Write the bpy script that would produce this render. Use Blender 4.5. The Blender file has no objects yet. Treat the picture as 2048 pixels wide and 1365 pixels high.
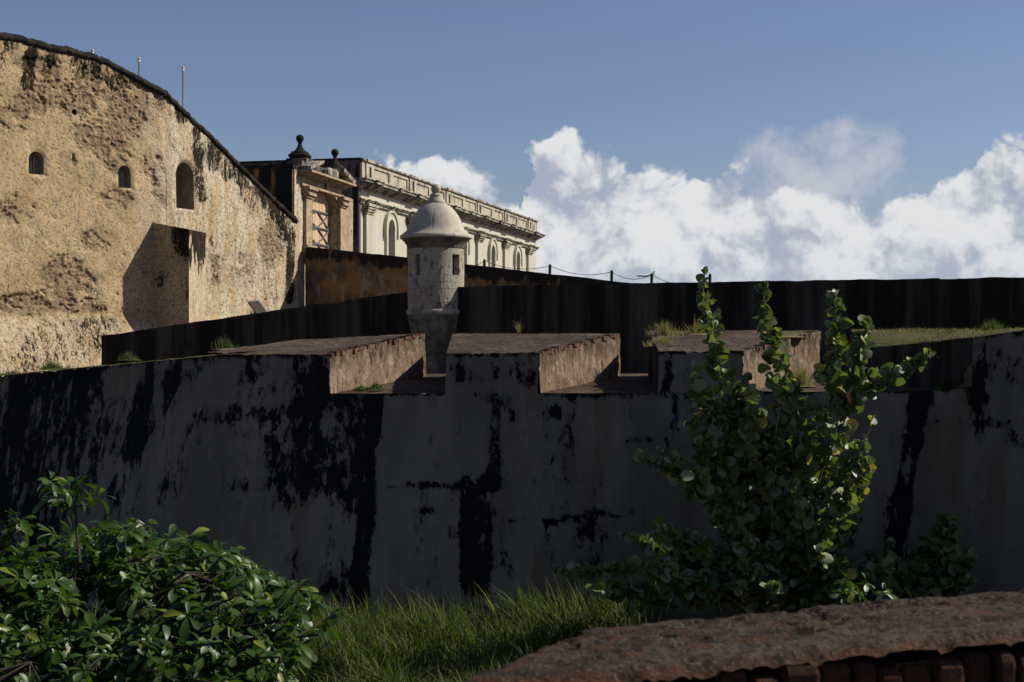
import bpy, math, random
import numpy as np
from mathutils import Vector, Matrix
R = math.radians
EYE = 5.6          # camera height above the moat floor
F = 2844.0         # focal length in photograph pixels (50 mm on a 36 mm sensor)
scene = bpy.context.scene
C = scene.collection

# ------------------------------------------------------------------ camera
cam_d = bpy.data.cameras.new('camera')
cam = bpy.data.objects.new('camera', cam_d); C.objects.link(cam)
cam.location = (0, 0, EYE); cam.rotation_euler = (R(90), 0, 0)
cam_d.lens = 50; cam_d.sensor_width = 36
cam_d.clip_start = 0.1; cam_d.clip_end = 20000
cam_d.dof.use_dof = True; cam_d.dof.focus_distance = 38; cam_d.dof.aperture_fstop = 5.6
scene.camera = cam

# ------------------------------------------------------------------ sun, sky, exposure
SUN_EL, SUN_AZ = R(37), R(80)         # azimuth measured from +Y towards +X
sun_d = bpy.data.lights.new('sun', 'SUN'); sun_d.energy = 5.0; sun_d.angle = R(0.53)
sun_d.color = (1.0, 0.93, 0.82)
sun = bpy.data.objects.new('sun', sun_d); C.objects.link(sun)
sdir = Vector((math.sin(SUN_AZ) * math.cos(SUN_EL), math.cos(SUN_AZ) * math.cos(SUN_EL), math.sin(SUN_EL)))
sun.rotation_euler = sdir.to_track_quat('Z', 'Y').to_euler()
sun.location = (30, 10, 40)
vs = scene.view_settings
vs.view_transform = 'Standard'; vs.look = 'None'; vs.exposure = 0.4; vs.gamma = 1.0
vs.use_curve_mapping = False

class NT:
    """small helper that wires nodes"""
    def __init__(s, tree): s.t = tree; s.n = tree.nodes; s.l = tree.links
    def put(s, sock, v):
        if v is None: return
        if isinstance(v, bpy.types.NodeSocket): s.l.new(v, sock)
        else: sock.default_value = v
    def node(s, typ, ins=None, **kw):
        n = s.n.new(typ)
        for k, v in kw.items(): setattr(n, k, v)
        if ins:
            for k, v in ins.items(): s.put(n.inputs[k], v)
        return n
    def math(s, op, a, b=None, c=None, clamp=False):
        n = s.n.new('ShaderNodeMath'); n.operation = op; n.use_clamp = clamp
        for i, v in enumerate((a, b, c)): s.put(n.inputs[i], v)
        return n.outputs[0]
    def vmath(s, op, a, b=None, scale=None):
        n = s.n.new('ShaderNodeVectorMath'); n.operation = op
        s.put(n.inputs[0], a)
        if b is not None: s.put(n.inputs[1], b)
        if scale is not None: s.put(n.inputs['Scale'], scale)
        return n.outputs[0]
    def mix(s, f, a, b, blend='MIX'):
        n = s.n.new('ShaderNodeMix'); n.data_type = 'RGBA'; n.blend_type = blend
        s.put(n.inputs[0], f)
        for sock, v in ((n.inputs[6], a), (n.inputs[7], b)):
            if isinstance(v, (tuple, list)) and len(v) == 3: v = (*v, 1)
            s.put(sock, v)
        return n.outputs[2]
    def ss(s, v, lo, hi, a=0.0, b=1.0):
        n = s.n.new('ShaderNodeMapRange'); n.interpolation_type = 'SMOOTHSTEP'
        s.put(n.inputs[0], v); s.put(n.inputs[1], lo); s.put(n.inputs[2], hi); s.put(n.inputs[3], a); s.put(n.inputs[4], b)
        return n.outputs[0]
    def noise(s, vec, scale, detail=4, rough=0.55, dist=0.0, out='Fac', dim='3D'):
        n = s.n.new('ShaderNodeTexNoise'); n.noise_dimensions = dim
        s.put(n.inputs['Vector'], vec); s.put(n.inputs['Scale'], scale); s.put(n.inputs['Detail'], detail)
        s.put(n.inputs['Roughness'], rough); s.put(n.inputs['Distortion'], dist)
        return n.outputs[out]
    def vor(s, vec, scale, detail=0.0, rough=0.5, feature='F1', out='Distance', dim='3D', smooth=0.3):
        n = s.n.new('ShaderNodeTexVoronoi'); n.feature = feature; n.voronoi_dimensions = dim
        s.put(n.inputs['Vector'], vec); s.put(n.inputs['Scale'], scale); s.put(n.inputs['Detail'], detail)
        s.put(n.inputs['Roughness'], rough)
        if feature == 'SMOOTH_F1': s.put(n.inputs['Smoothness'], smooth)
        return n.outputs[out]
    def comb(s, x, y, z=0.0):
        n = s.n.new('ShaderNodeCombineXYZ')
        for i, v in enumerate((x, y, z)): s.put(n.inputs[i], v)
        return n.outputs[0]

SKY_STRENGTH = 0.0545
def build_world():
    w = bpy.data.worlds.new('World'); scene.world = w; w.use_nodes = True
    t = NT(w.node_tree); t.n.clear()
    sky = t.node('ShaderNodeTexSky', sky_type='NISHITA', sun_disc=False, sun_elevation=SUN_EL, sun_rotation=SUN_AZ,
                 altitude=30, air_density=1.0, dust_density=0.5, ozone_density=2.6)
    d = t.node('ShaderNodeTexCoord').outputs['Generated']
    sep = t.node('ShaderNodeSeparateXYZ', {0: d})
    x, y, z = sep.outputs
    az = t.math('ARCTAN2', x, y)
    el = t.math('DIVIDE', z, t.math('SQRT', t.math('ADD', t.math('MULTIPLY', x, x), t.math('MULTIPLY', y, y))))
    # the bank's skyline, one stretch of it, carried on mirrored all round the horizon
    A0, A1 = -0.20, 0.355
    # 1 - |fold|: seamless mirrored coordinate
    wob = t.noise(t.comb(az, el, 0.0), 42.0, 3, 0.6, dim='2D')
    azw = t.math('MULTIPLY_ADD', t.math('SUBTRACT', wob, 0.5), 0.034, az)
    u = t.math('PINGPONG', t.math('DIVIDE', t.math('SUBTRACT', azw, A0), A1 - A0), 1.0)
    # density group ------------------------------------------------------
    g = bpy.data.node_groups.new('cloud_puffs', 'ShaderNodeTree')
    g.interface.new_socket('P', in_out='INPUT', socket_type='NodeSocketVector')
    g.interface.new_socket('D', in_out='OUTPUT', socket_type='NodeSocketFloat')
    q = NT(g); gi = q.node('NodeGroupInput'); go = q.node('NodeGroupOutput')
    P = gi.outputs[0]
    wv = q.node('ShaderNodeTexNoise', {'Vector': P, 'Scale': 16.0, 'Detail': 3.0, 'Roughness': 0.6}, noise_dimensions='2D').outputs['Color']
    wv = q.vmath('SUBTRACT', wv, (0.5, 0.5, 0.5))
    P1 = q.vmath('ADD', P, q.vmath('SCALE', wv, scale=0.030))
    wv2 = q.node('ShaderNodeTexNoise', {'Vector': P, 'Scale': 90.0, 'Detail': 2.0, 'Roughness': 0.6}, noise_dimensions='2D').outputs['Color']
    P2 = q.vmath('ADD', P1, q.vmath('SCALE', q.vmath('SUBTRACT', wv2, (0.5, 0.5, 0.5)), scale=0.010))
    a = q.vor(P1, 17.0, feature='F1', dim='2D')
    b = q.vor(P2, 44.0, dim='2D')
    c = q.vor(P2, 105.0, dim='2D')
    e = q.noise(P1, 260.0, 3, 0.6, dim='2D')
    s1 = q.math('MULTIPLY', q.math('SUBTRACT', 0.5, a), 1.0)
    s1 = q.math('MULTIPLY_ADD', q.math('SUBTRACT', 0.45, b), 0.55, s1)
    s1 = q.math('MULTIPLY_ADD', q.math('SUBTRACT', 0.45, c), 0.26, s1)
    s1 = q.math('MULTIPLY_ADD', q.math('SUBTRACT', e, 0.5), 0.20, s1)
    q.l.new(s1, go.inputs[0])
    def puffs(vec):
        n = t.n.new('ShaderNodeGroup'); n.node_tree = g; t.l.new(vec, n.inputs[0]); return n.outputs[0]
    base = t.comb(az, el, 0.0)
    d0 = puffs(base)
    d1 = puffs(t.vmath('ADD', base, (0.006, 0.010, 0.0)))
    d2 = puffs(t.vmath('ADD', base, (0.018, 0.026, 0.0)))
    # skyline curve
    fc = t.n.new('ShaderNodeFloatCurve')
    pts = [(440, 560), (560, 540), (660, 500), (715, 440), (745, 372), (770, 338), (800, 325), (860, 320), (905, 327), (945, 348), (1000, 374), (1030, 408), (1043, 440), (1050, 400), (1062, 322),
           (1085, 300), (1140, 292), (1180, 312), (1250, 337), (1320, 345), (1400, 340), (1460, 352), (1495, 380), (1530, 398), (1580, 385), (1620, 402),
           (1690, 412), (1745, 420), (1790, 412), (1850, 388), (1900, 364), (1940, 344), (1962, 314), (2005, 300), (2060, 318), (2110, 350)]
    cm = fc.mapping; cv = cm.curves[0]
    def uv(p):
        a_ = math.atan((p[0] - 1024) / F)
        e_ = (682.5 - p[1]) / F * math.cos(a_)
        return ((a_ - A0) / (A1 - A0), e_ / 0.16)
    pp = [uv(p) for p in pts]
    pp = [p for p in pp if 0 <= p[0] <= 1]
    cv.points[0].location = (0.0, pp[0][1]); cv.points[1].location = (1.0, pp[-1][1])
    for p in pp[1:-1]: cv.points.new(*p)
    cm.update()
    t.put(fc.inputs['Value'], u); fc.inputs['Factor'].default_value = 1.0
    top = t.math('MULTIPLY', fc.outputs[0], 0.16)
    h = t.math('SUBTRACT', top, el)                     # angle below the skyline
    D = t.math('MULTIPLY_ADD', h, 34.0, t.math('MULTIPLY_ADD', d0, 0.95, 0.10))
    soft = t.ss(t.noise(base, 22.0, 2, dim='2D'), 0.35, 0.7, 0.20, 0.65)
    alpha = t.ss(D, -0.06, soft)
    # light side and shade side of the puffs
    g1 = t.math('SUBTRACT', d0, d1); g2 = t.math('SUBTRACT', d0, d2)
    lit = t.math('MULTIPLY_ADD', g1, 1.15, t.math('MULTIPLY', g2, 0.55))
    big = t.noise(t.vmath('ADD', base, (3.1, 0.4, 0.0)), 13.0, 3, 0.6, dim='2D')
    edge = t.ss(D, 0.0, 2.4, 0.16, 0.0)
    lit = t.math('ADD', t.math('ADD', lit, t.math('MULTIPLY_ADD', t.math('SUBTRACT', big, 0.5), 1.25, 0.56)), edge)
    lit = t.ss(lit, -0.15, 1.12)
    ccol = t.mix(lit, (0.37, 0.42, 0.525), (0.76, 0.765, 0.775))
    haze = t.ss(el, 0.0, 0.075, 0.55, 0.0)
    ccol = t.mix(haze, ccol, (0.54, 0.59, 0.69))
    # a thin torn veil drifting above the bank, also mirrored round
    vu = t.math('DIVIDE', t.math('SUBTRACT', u, uv((1625, 0))[0]), 0.135)
    vv = t.math('DIVIDE', t.math('SUBTRACT', el, (682.5 - 352) / F * 0.98), 0.034)
    rr = t.math('SQRT', t.math('ADD', t.math('MULTIPLY', vu, vu), t.math('MULTIPLY', vv, vv)))
    vn = t.noise(base, 30.0, 4, 0.55, 0.2, dim='2D')
    va = t.ss(t.math('ADD', t.math('SUBTRACT', 1.0, rr), t.math('MULTIPLY_ADD', t.math('SUBTRACT', vn, 0.5), 1.3, t.math('MULTIPLY', d0, 0.75))), 0.0, 1.0, 0.0, 0.80)
    K = 1.0 / SKY_STRENGTH / 2 ** vs.exposure
    skyc = t.mix(1.0, sky.outputs[0], (1.06, 0.99, 1.13), 'MULTIPLY')
    skyc = t.mix(va, skyc, (0.56 * K, 0.57 * K, 0.63 * K))
    ck = t.vmath('SCALE', ccol, scale=K)
    col = t.mix(alpha, skyc, ck)
    up = t.ss(z, -0.02, 0.0)
    col = t.mix(up, t.vmath('SCALE', (0.10, 0.12, 0.15), scale=K), col)
    bg = t.node('ShaderNodeBackground', {'Color': col, 'Strength': SKY_STRENGTH})
    w.cycles.sampling_method = 'MANUAL'; w.cycles.sample_map_resolution = 256
    out = t.node('ShaderNodeOutputWorld', {'Surface': bg.outputs[0]})
build_world()

# ------------------------------------------------------------------ helpers
rnd = random.Random(7)
nr = np.random.RandomState(11)
def K(px): return (px - 1024.0) / F
def W(px, py, d): return np.array((K(px) * d, d, EYE - (py - 682.5) / F * d))
def ZP(py, d): return EYE - (py - 682.5) / F * d
def topix(v): return 1024 + F * v[:, 0] / v[:, 1], 682.5 - F * (v[:, 2] - EYE) / v[:, 1]

def _h(ix, iy, iz, seed):
    n = (ix * 374761393 + iy * 668265263 + iz * 2147483647 + seed * 1274126177) & 0xFFFFFFFF
    n = ((n ^ (n >> 13)) * 1274126177) & 0xFFFFFFFF
    n = ((n ^ (n >> 15)) * 2246822519) & 0xFFFFFFFF
    return ((n ^ (n >> 16)) & 0xFFFF) / 65535.0
def vnoise(p, seed=0):
    p = np.asarray(p, float); i = np.floor(p).astype(np.int64); f = p - i
    f = f * f * f * (f * (f * 6 - 15) + 10)
    r = 0
    for dx in (0, 1):
        wx = f[:, 0] if dx else 1 - f[:, 0]
        for dy in (0, 1):
            wy = f[:, 1] if dy else 1 - f[:, 1]
            for dz in (0, 1):
                wz = f[:, 2] if dz else 1 - f[:, 2]
                r = r + wx * wy * wz * _h(i[:, 0] + dx, i[:, 1] + dy, i[:, 2] + dz, seed)
    return r
def fbm(p, oct=4, seed=0, gain=0.5, lac=2.03):
    p = np.asarray(p, float); a = 1.0; s = 0; t = 0
    for o in range(oct):
        s = s + a * (vnoise(p, seed + o * 17) - 0.5); t += a; a *= gain; p = p * lac + 11.3
    return s / t * 2       # about -1..1
def smooth(x, a, b):
    t = np.clip((x - a) / (b - a), 0, 1); return t * t * (3 - 2 * t)

def wloc(o):
    v = Vector((0, 0, 0))
    while o is not None: v += o.location; o = o.parent
    return v
def tag(o, label, cat, group=None, kind=None):
    if label: o['label'] = label
    if cat: o['category'] = cat
    if group: o['group'] = group
    if kind: o['kind'] = kind
    return o
def thing(name, loc, label, cat, group=None):
    o = bpy.data.objects.new(name, None); C.objects.link(o); o.location = loc; o.empty_display_size = 0.3
    return tag(o, label, cat, group)
def mesh(name, verts, faces, attrs=None, smooth_=False):
    me = bpy.data.meshes.new(name)
    me.from_pydata([tuple(map(float, v)) for v in verts] if not isinstance(verts, np.ndarray) else verts.tolist(), [], faces if isinstance(faces, list) else faces.tolist())
    if attrs:
        for k, a in attrs.items():
            at = me.attributes.new(k, 'FLOAT', 'POINT'); at.data.foreach_set('value', np.asarray(a, np.float32))
    if smooth_: me.polygons.foreach_set('use_smooth', [True] * len(me.polygons))
    me.update()
    return me
def obj(name, verts, faces, mat, parent=None, attrs=None, smooth_=False, origin=None, bevel=0.0):
    """one mesh object from world-space vertices"""
    v = np.array(verts, float)
    if parent is not None: o0 = np.array(wloc(parent))
    elif origin is not None: o0 = np.array(origin, float)
    else: o0 = np.array(((v[:, 0].min() + v[:, 0].max()) / 2, (v[:, 1].min() + v[:, 1].max()) / 2, v[:, 2].min()))
    me = mesh(name, v - o0, faces, attrs, smooth_)
    if mat: me.materials.append(mat)
    o = bpy.data.objects.new(name, me); C.objects.link(o)
    if parent is not None: o.parent = parent
    else: o.location = o0
    if bevel:
        m = o.modifiers.new('bevel', 'BEVEL'); m.width = bevel; m.segments = 1; m.limit_method = 'ANGLE'
    return o
BOXF = [[0, 3, 2, 1], [4, 5, 6, 7], [0, 1, 5, 4], [1, 2, 6, 5], [2, 3, 7, 6], [3, 0, 4, 7]]
class MB:
    def __init__(s): s.v = []; s.f = []
    def add(s, v, f):
        n = len(s.v); s.v += [tuple(map(float, p)) for p in v]; s.f += [[i + n for i in q] for q in f]; return s
    def hexa(s, p): return s.add(p, BOXF)           # 4 bottom (ccw from above), 4 top
    def box(s, a, b):
        (x0, y0, z0), (x1, y1, z1) = a, b
        return s.hexa([(x0, y0, z0), (x1, y0, z0), (x1, y1, z0), (x0, y1, z0), (x0, y0, z1), (x1, y0, z1), (x1, y1, z1), (x0, y1, z1)])
    def prism(s, poly, z0, z1):
        """poly: list of (x,y) ccw; z0,z1 scalars or lists"""
        n = len(poly); z0 = [z0] * n if np.isscalar(z0) else z0; z1 = [z1] * n if np.isscalar(z1) else z1
        v = [(p[0], p[1], z) for p, z in zip(poly, z0)] + [(p[0], p[1], z) for p, z in zip(poly, z1)]
        f = [list(range(n))[::-1], [n + i for i in range(n)]] + [[i, (i + 1) % n, n + (i + 1) % n, n + i] for i in range(n)]
        return s.add(v, f)
    def tube(s, pts, rad, seg=8, cap=True):
        pts = [Vector(p) for p in pts]; n = len(pts)
        rad = [rad] * n if np.isscalar(rad) else rad
        v = []; f = []; up = Vector((0.13, 0.21, 1)).normalized()
        for i, p in enumerate(pts):
            d = (pts[min(i + 1, n - 1)] - pts[max(i - 1, 0)]).normalized()
            a = d.cross(up)
            if a.length < 0.05: a = d.cross(Vector((1, 0, 0)))
            a.normalize(); b = a.cross(d)
            for j in range(seg):
                t = 2 * math.pi * j / seg; v.append(p + (a * math.cos(t) + b * math.sin(t)) * rad[i])
        for i in range(n - 1):
            for j in range(seg):
                k = (j + 1) % seg; f.append([i * seg + j, i * seg + k, (i + 1) * seg + k, (i + 1) * seg + j])
        if cap: f.append(list(range(seg))); f.append([(n - 1) * seg + j for j in range(seg)][::-1])
        return s.add(v, f)
    def lathe(s, prof, c, seg=32):
        """prof: list of (r, z) world z; c=(x,y)"""
        v = []; f = []; n = len(prof)
        for r, z in prof:
            for j in range(seg):
                t = 2 * math.pi * j / seg; v.append((c[0] + r * math.cos(t), c[1] + r * math.sin(t), z))
        for i in range(n - 1):
            for j in range(seg):
                k = (j + 1) % seg; f.append([i * seg + j, i * seg + k, (i + 1) * seg + k, (i + 1) * seg + j])
        f.append(list(range(seg))[::-1]); f.append([(n - 1) * seg + j for j in range(seg)])
        return s.add(v, f)
    def build(s, name, mat, parent=None, **kw): return obj(name, s.v, s.f, mat, parent, **kw)
class Frame:
    """a facade frame: u along, w outwards, z up"""
    def __init__(s, o, ang):
        s.o = np.array(o, float); s.g = np.array((math.sin(ang), math.cos(ang))); s.n = np.array((math.cos(ang), -math.sin(ang)))
    def P(s, u, w, z):
        q = s.o[:2] + s.g * u + s.n * w; return (q[0], q[1], z)
    def box(s, m, u0, u1, w0, w1, z0, z1):
        # ccw from above: n is to the right of g
        q = [(u0, w0), (u0, w1), (u1, w1), (u1, w0)]
        return m.hexa([s.P(u, w, z0) for u, w in q] + [s.P(u, w, z1) for u, w in q])
    def u_of(s, px):
        k = K(px); o = s.o; return (k * o[1] - o[0]) / (s.g[0] - s.g[1] * k)
    def z_of(s, px, py):
        u = s.u_of(px); return ZP(py, s.o[1] + s.g[1] * u)
def grid_faces(nu, nv, flip=False):
    i = np.arange(nu - 1)[:, None] * nv + np.arange(nv - 1)[None, :]
    i = i.ravel()
    f = np.stack([i, i + nv, i + nv + 1, i + 1], 1)
    return f[:, ::-1] if flip else f

# ------------------------------------------------------------------ materials
def mat(name, rough=0.9, spec=0.25):
    m = bpy.data.materials.new(name); m.use_nodes = True
    t = NT(m.node_tree); t.n.clear()
    t.b = t.node('ShaderNodeBsdfPrincipled', {'Roughness': rough, 'Specular IOR Level': spec})
    t.out = t.node('ShaderNodeOutputMaterial', {'Surface': t.b.outputs[0]})
    t.pos = t.node('ShaderNodeNewGeometry').outputs['Position']
    t.m = m
    return t
def bump(t, h, strength=0.5, dist=0.02):
    n = t.node('ShaderNodeBump', {'Height': h, 'Strength': strength, 'Distance': dist}); t.l.new(n.outputs[0], t.b.inputs['Normal'])
def attr(t, name): return t.node('ShaderNodeAttribute', attribute_name=name).outputs['Fac']
def stretch(t, sx=1.0, sy=1.0, sz=0.18): return t.vmath('MULTIPLY', t.pos, (sx, sy, sz))
def simple(name, col, rough=0.85, spec=0.25, var=0.25, scale=3.0, b=0.0, streak=0.0, dark=(0.02, 0.02, 0.02)):
    t = mat(name, rough, spec)
    n = t.noise(t.pos, scale, 5, 0.6)
    c = t.mix(t.ss(n, 0.25, 0.75), tuple(x * (1 - var) for x in col), tuple(min(1, x * (1 + var)) for x in col))
    if streak:
        s = t.noise(stretch(t), 2.2, 5, 0.65); c = t.mix(t.ss(s, 0.62 - 0.2 * streak, 0.78 - 0.2 * streak), c, dark)
    t.l.new(c, t.b.inputs['Base Color'])
    if b: bump(t, t.noise(t.pos, scale * 12, 4, 0.6), b, 0.02)
    return t.m
M = {}
def mats():
    # sunlit castle plaster
    t = mat('castle_plaster', 1.0, 0.15)
    rough, stain_or_rimlight, pale = attr(t, 'rough'), attr(t, 'stain_or_rimlight'), attr(t, 'pale')
    n1 = t.noise(t.pos, 0.9, 5, 0.6); n2 = t.noise(t.pos, 4.5, 5, 0.62); n3 = t.noise(stretch(t, 1, 1, 0.16), 3.6, 6, 0.66)
    c = t.mix(t.ss(n1, 0.3, 0.7), (0.3450, 0.2370, 0.1300), (0.4650, 0.3400, 0.1980))
    c = t.mix(t.ss(n2, 0.48, 0.72, 0, 0.65), c, (0.3420, 0.2774, 0.1900))
    c = t.mix(t.ss(t.noise(t.pos, 1.7, 6, 0.68), 0.53, 0.68, 0, 0.5), c, (0.2280, 0.1786, 0.1216))
    # pale limewash worn over yellow, streaked down
    pl = t.math('MULTIPLY', pale, t.ss(n3, 0.40, 0.56))
    c = t.mix(pl, c, (0.4560, 0.3952, 0.2926))
    c = t.mix(t.math('MULTIPLY', pale, t.ss(t.noise(stretch(t, 1, 1, 0.22), 5.0, 5, 0.7), 0.60, 0.70, 0, 0.6)), c, (0.3952, 0.2508, 0.0912))
    c = t.mix(t.math('MULTIPLY', pale, t.ss(t.noise(stretch(t, 1, 1, 0.28), 15.0, 5, 0.72), 0.54, 0.63, 0, 0.75)), c, (0.1292, 0.1026, 0.0760))
    c = t.mix(t.math('MULTIPLY', rough, t.ss(n2, 0.3, 0.6, 0.25, 0.75)), c, (0.2150, 0.1500, 0.0920))
    c = t.mix(t.math('MULTIPLY', rough, t.ss(t.noise(t.pos, 9.0, 4, 0.6), 0.56, 0.66, 0, 0.8)), c, (0.4180, 0.3496, 0.2280))
    fine = t.math('ADD', t.math('MULTIPLY', t.noise(stretch(t, 1, 1, 0.35), 5.0, 5, 0.7), 0.5), t.math('MULTIPLY', t.noise(stretch(t, 1, 1, 0.6), 17.0, 5, 0.72), 0.5))
    k = t.ss(t.math('ADD', stain_or_rimlight, t.math('MULTIPLY', t.math('SUBTRACT', fine, 0.5), 3.6)), 0.42, 0.72)
    t.l.new(t.math('MULTIPLY_ADD', k, -0.14, 0.14), t.b.inputs['Specular IOR Level'])
    c = t.mix(t.math('MULTIPLY', k, 0.98), c, t.mix(n2, (0.006, 0.0055, 0.005), (0.022, 0.020, 0.017)))
    t.l.new(c, t.b.inputs['Base Color'])
    c = t.mix(t.ss(t.noise(t.pos, 11.0, 5, 0.7), 0.58, 0.68, 0, 0.4), c, (0.1520, 0.1178, 0.0874))
    c = t.mix(t.ss(t.noise(stretch(t, 1, 1, 0.3), 2.6, 6, 0.72), 0.56, 0.68, 0, 0.5), c, (0.1748, 0.1482, 0.1140))
    t.l.new(c, t.b.inputs['Base Color'])
    pn = t.noise(t.pos, 13.0, 5, 0.7)
    c = t.mix(t.math('MULTIPLY', t.ss(pn, 0.57, 0.64), t.math('MULTIPLY_ADD', rough, 0.45, 0.14)), c, (0.180, 0.128, 0.080))
    t.l.new(c, t.b.inputs['Base Color'])
    pit = t.ss(pn, 0.55, 0.62, 0.0, -0.7)
    bh = t.math('ADD', t.math('MULTIPLY', t.noise(t.pos, 20.0, 6, 0.72), t.math('MULTIPLY_ADD', rough, 1.2, 0.5)), t.math('ADD', pit, t.math('MULTIPLY', k, -0.2)))
    bump(t, bh, 0.9, 0.055)
    M['castle'] = t.m
    # weathered outer wall: thin grey limewash, black lichen
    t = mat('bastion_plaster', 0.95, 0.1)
    stain_or_rimlight = attr(t, 'stain_or_rimlight'); wash = attr(t, 'wash')
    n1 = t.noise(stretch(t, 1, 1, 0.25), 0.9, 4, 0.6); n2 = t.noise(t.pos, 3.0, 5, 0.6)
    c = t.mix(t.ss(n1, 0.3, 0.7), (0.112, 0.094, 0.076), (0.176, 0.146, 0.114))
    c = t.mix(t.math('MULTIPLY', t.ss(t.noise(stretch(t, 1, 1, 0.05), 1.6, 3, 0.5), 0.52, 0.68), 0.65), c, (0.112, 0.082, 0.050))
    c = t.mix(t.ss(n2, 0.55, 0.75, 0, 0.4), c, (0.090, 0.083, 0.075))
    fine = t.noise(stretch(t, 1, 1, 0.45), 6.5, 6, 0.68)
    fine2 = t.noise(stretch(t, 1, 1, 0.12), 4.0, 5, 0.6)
    v = t.math('ADD', stain_or_rimlight, t.math('ADD', t.math('MULTIPLY', t.math('SUBTRACT', fine, 0.5), 1.8), t.math('MULTIPLY', t.math('SUBTRACT', fine2, 0.5), 0.7)))
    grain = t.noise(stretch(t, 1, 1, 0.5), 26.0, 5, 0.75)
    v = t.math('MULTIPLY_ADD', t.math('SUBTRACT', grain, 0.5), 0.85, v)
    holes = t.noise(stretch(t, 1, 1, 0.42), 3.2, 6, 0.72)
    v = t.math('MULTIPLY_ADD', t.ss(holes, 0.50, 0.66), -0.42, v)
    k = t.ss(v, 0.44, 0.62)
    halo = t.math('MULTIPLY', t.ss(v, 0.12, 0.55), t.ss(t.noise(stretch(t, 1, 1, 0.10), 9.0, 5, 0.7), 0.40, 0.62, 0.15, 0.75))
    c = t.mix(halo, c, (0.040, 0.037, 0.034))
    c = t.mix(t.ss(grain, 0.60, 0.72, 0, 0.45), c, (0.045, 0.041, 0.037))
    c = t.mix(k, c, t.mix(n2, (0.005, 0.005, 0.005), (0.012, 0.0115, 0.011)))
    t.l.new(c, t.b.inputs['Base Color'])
    bump(t, t.math('ADD', t.math('MULTIPLY', t.noise(t.pos, 18.0, 5, 0.65), 0.5), t.math('MULTIPLY', k, -0.8)), 0.6, 0.02)
    M['bastion'] = t.m
    # near-black lichened masonry of the inner wall; doubles as shade on left merlon cheeks
    t = mat('black_masonry_or_shade', 0.95, 0.08)
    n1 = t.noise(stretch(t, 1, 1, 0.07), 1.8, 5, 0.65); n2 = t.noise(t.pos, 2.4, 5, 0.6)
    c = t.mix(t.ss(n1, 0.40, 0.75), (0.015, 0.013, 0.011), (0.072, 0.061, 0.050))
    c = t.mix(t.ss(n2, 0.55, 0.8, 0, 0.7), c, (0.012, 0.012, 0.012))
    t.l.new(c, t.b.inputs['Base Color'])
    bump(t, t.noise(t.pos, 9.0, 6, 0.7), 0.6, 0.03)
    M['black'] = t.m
    # orange wall in shade behind the sentry box
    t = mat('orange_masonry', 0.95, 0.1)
    stain_or_rimlight = attr(t, 'stain_or_rimlight')
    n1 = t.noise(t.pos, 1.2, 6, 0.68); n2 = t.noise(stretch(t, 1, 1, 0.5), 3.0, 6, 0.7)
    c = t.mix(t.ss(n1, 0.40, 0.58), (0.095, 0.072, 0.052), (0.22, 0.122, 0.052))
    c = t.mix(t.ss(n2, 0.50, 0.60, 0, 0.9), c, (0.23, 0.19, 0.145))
    k = t.ss(t.math('ADD', stain_or_rimlight, t.math('MULTIPLY', t.math('SUBTRACT', n2, 0.5), 1.6)), 0.36, 0.60)
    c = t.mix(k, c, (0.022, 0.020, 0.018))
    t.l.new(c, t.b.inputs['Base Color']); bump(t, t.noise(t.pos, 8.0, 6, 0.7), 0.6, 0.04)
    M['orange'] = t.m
    # merlon cheeks: rubble and brick under worn render
    t = mat('cheek_rubble', 0.95, 0.1)
    n0 = t.noise(t.pos, 1.1, 4, 0.6); n1 = t.noise(stretch(t, 1, 1, 0.55), 5.5, 6, 0.7); n2 = t.noise(stretch(t, 1, 1, 0.3), 9.0, 5, 0.7)
    c = t.mix(t.ss(n0, 0.35, 0.65), (0.1482, 0.0975, 0.0624), (0.2028, 0.1482, 0.1014))
    c = t.mix(t.ss(n1, 0.52, 0.62, 0, 0.9), c, (0.2886, 0.2184, 0.1599))
    c = t.mix(t.ss(n2, 0.54, 0.64, 0, 0.9), c, (0.0390, 0.0281, 0.0203))
    k = t.math('MULTIPLY', attr(t, 'stain_or_rimlight'), t.ss(n1, 0.34, 0.60, 1.0, 0.35))
    c = t.mix(k, c, (0.0351, 0.0250, 0.0172))
    t.l.new(c, t.b.inputs['Base Color']); bump(t, t.math('ADD', n1, t.noise(t.pos, 22.0, 5, 0.7)), 0.9, 0.04)
    M['cheek'] = t.m
    # dark worn tops
    t = mat('worn_top', 0.95, 0.1)
    n1 = t.noise(t.pos, 1.0, 5, 0.65); n2 = t.noise(t.pos, 7.0, 6, 0.7); gr = attr(t, 'green')
    c = t.mix(t.ss(n1, 0.35, 0.65), (0.0510, 0.0340, 0.0247), (0.1062, 0.0782, 0.0578))
    c = t.mix(t.ss(n2, 0.48, 0.60, 0, 0.9), c, (0.0272, 0.0187, 0.0136))
    c = t.mix(t.ss(t.noise(t.pos, 16.0, 4, 0.7), 0.60, 0.70, 0, 0.6), c, (0.1870, 0.1445, 0.1062))
    g = t.ss(t.math('ADD', gr, t.math('MULTIPLY', t.math('SUBTRACT', n2, 0.5), 1.2)), 0.45, 0.65)
    c = t.mix(g, c, t.mix(t.noise(t.pos, 12.0, 4, 0.7), (0.0425, 0.0493, 0.0136), (0.1105, 0.1020, 0.0382)))
    t.l.new(c, t.b.inputs['Base Color']); bump(t, t.math('ADD', n2, t.noise(t.pos, 30.0, 4, 0.7)), 0.8, 0.03)
    M['top'] = t.m
    # foreground coping surface
    t = mat('coping_mortar', 0.9, 0.12)
    n1 = t.noise(t.pos, 3.0, 5, 0.65); n2 = t.noise(t.pos, 22.0, 6, 0.72); n3 = t.noise(t.pos, 60.0, 4, 0.7)
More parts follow.
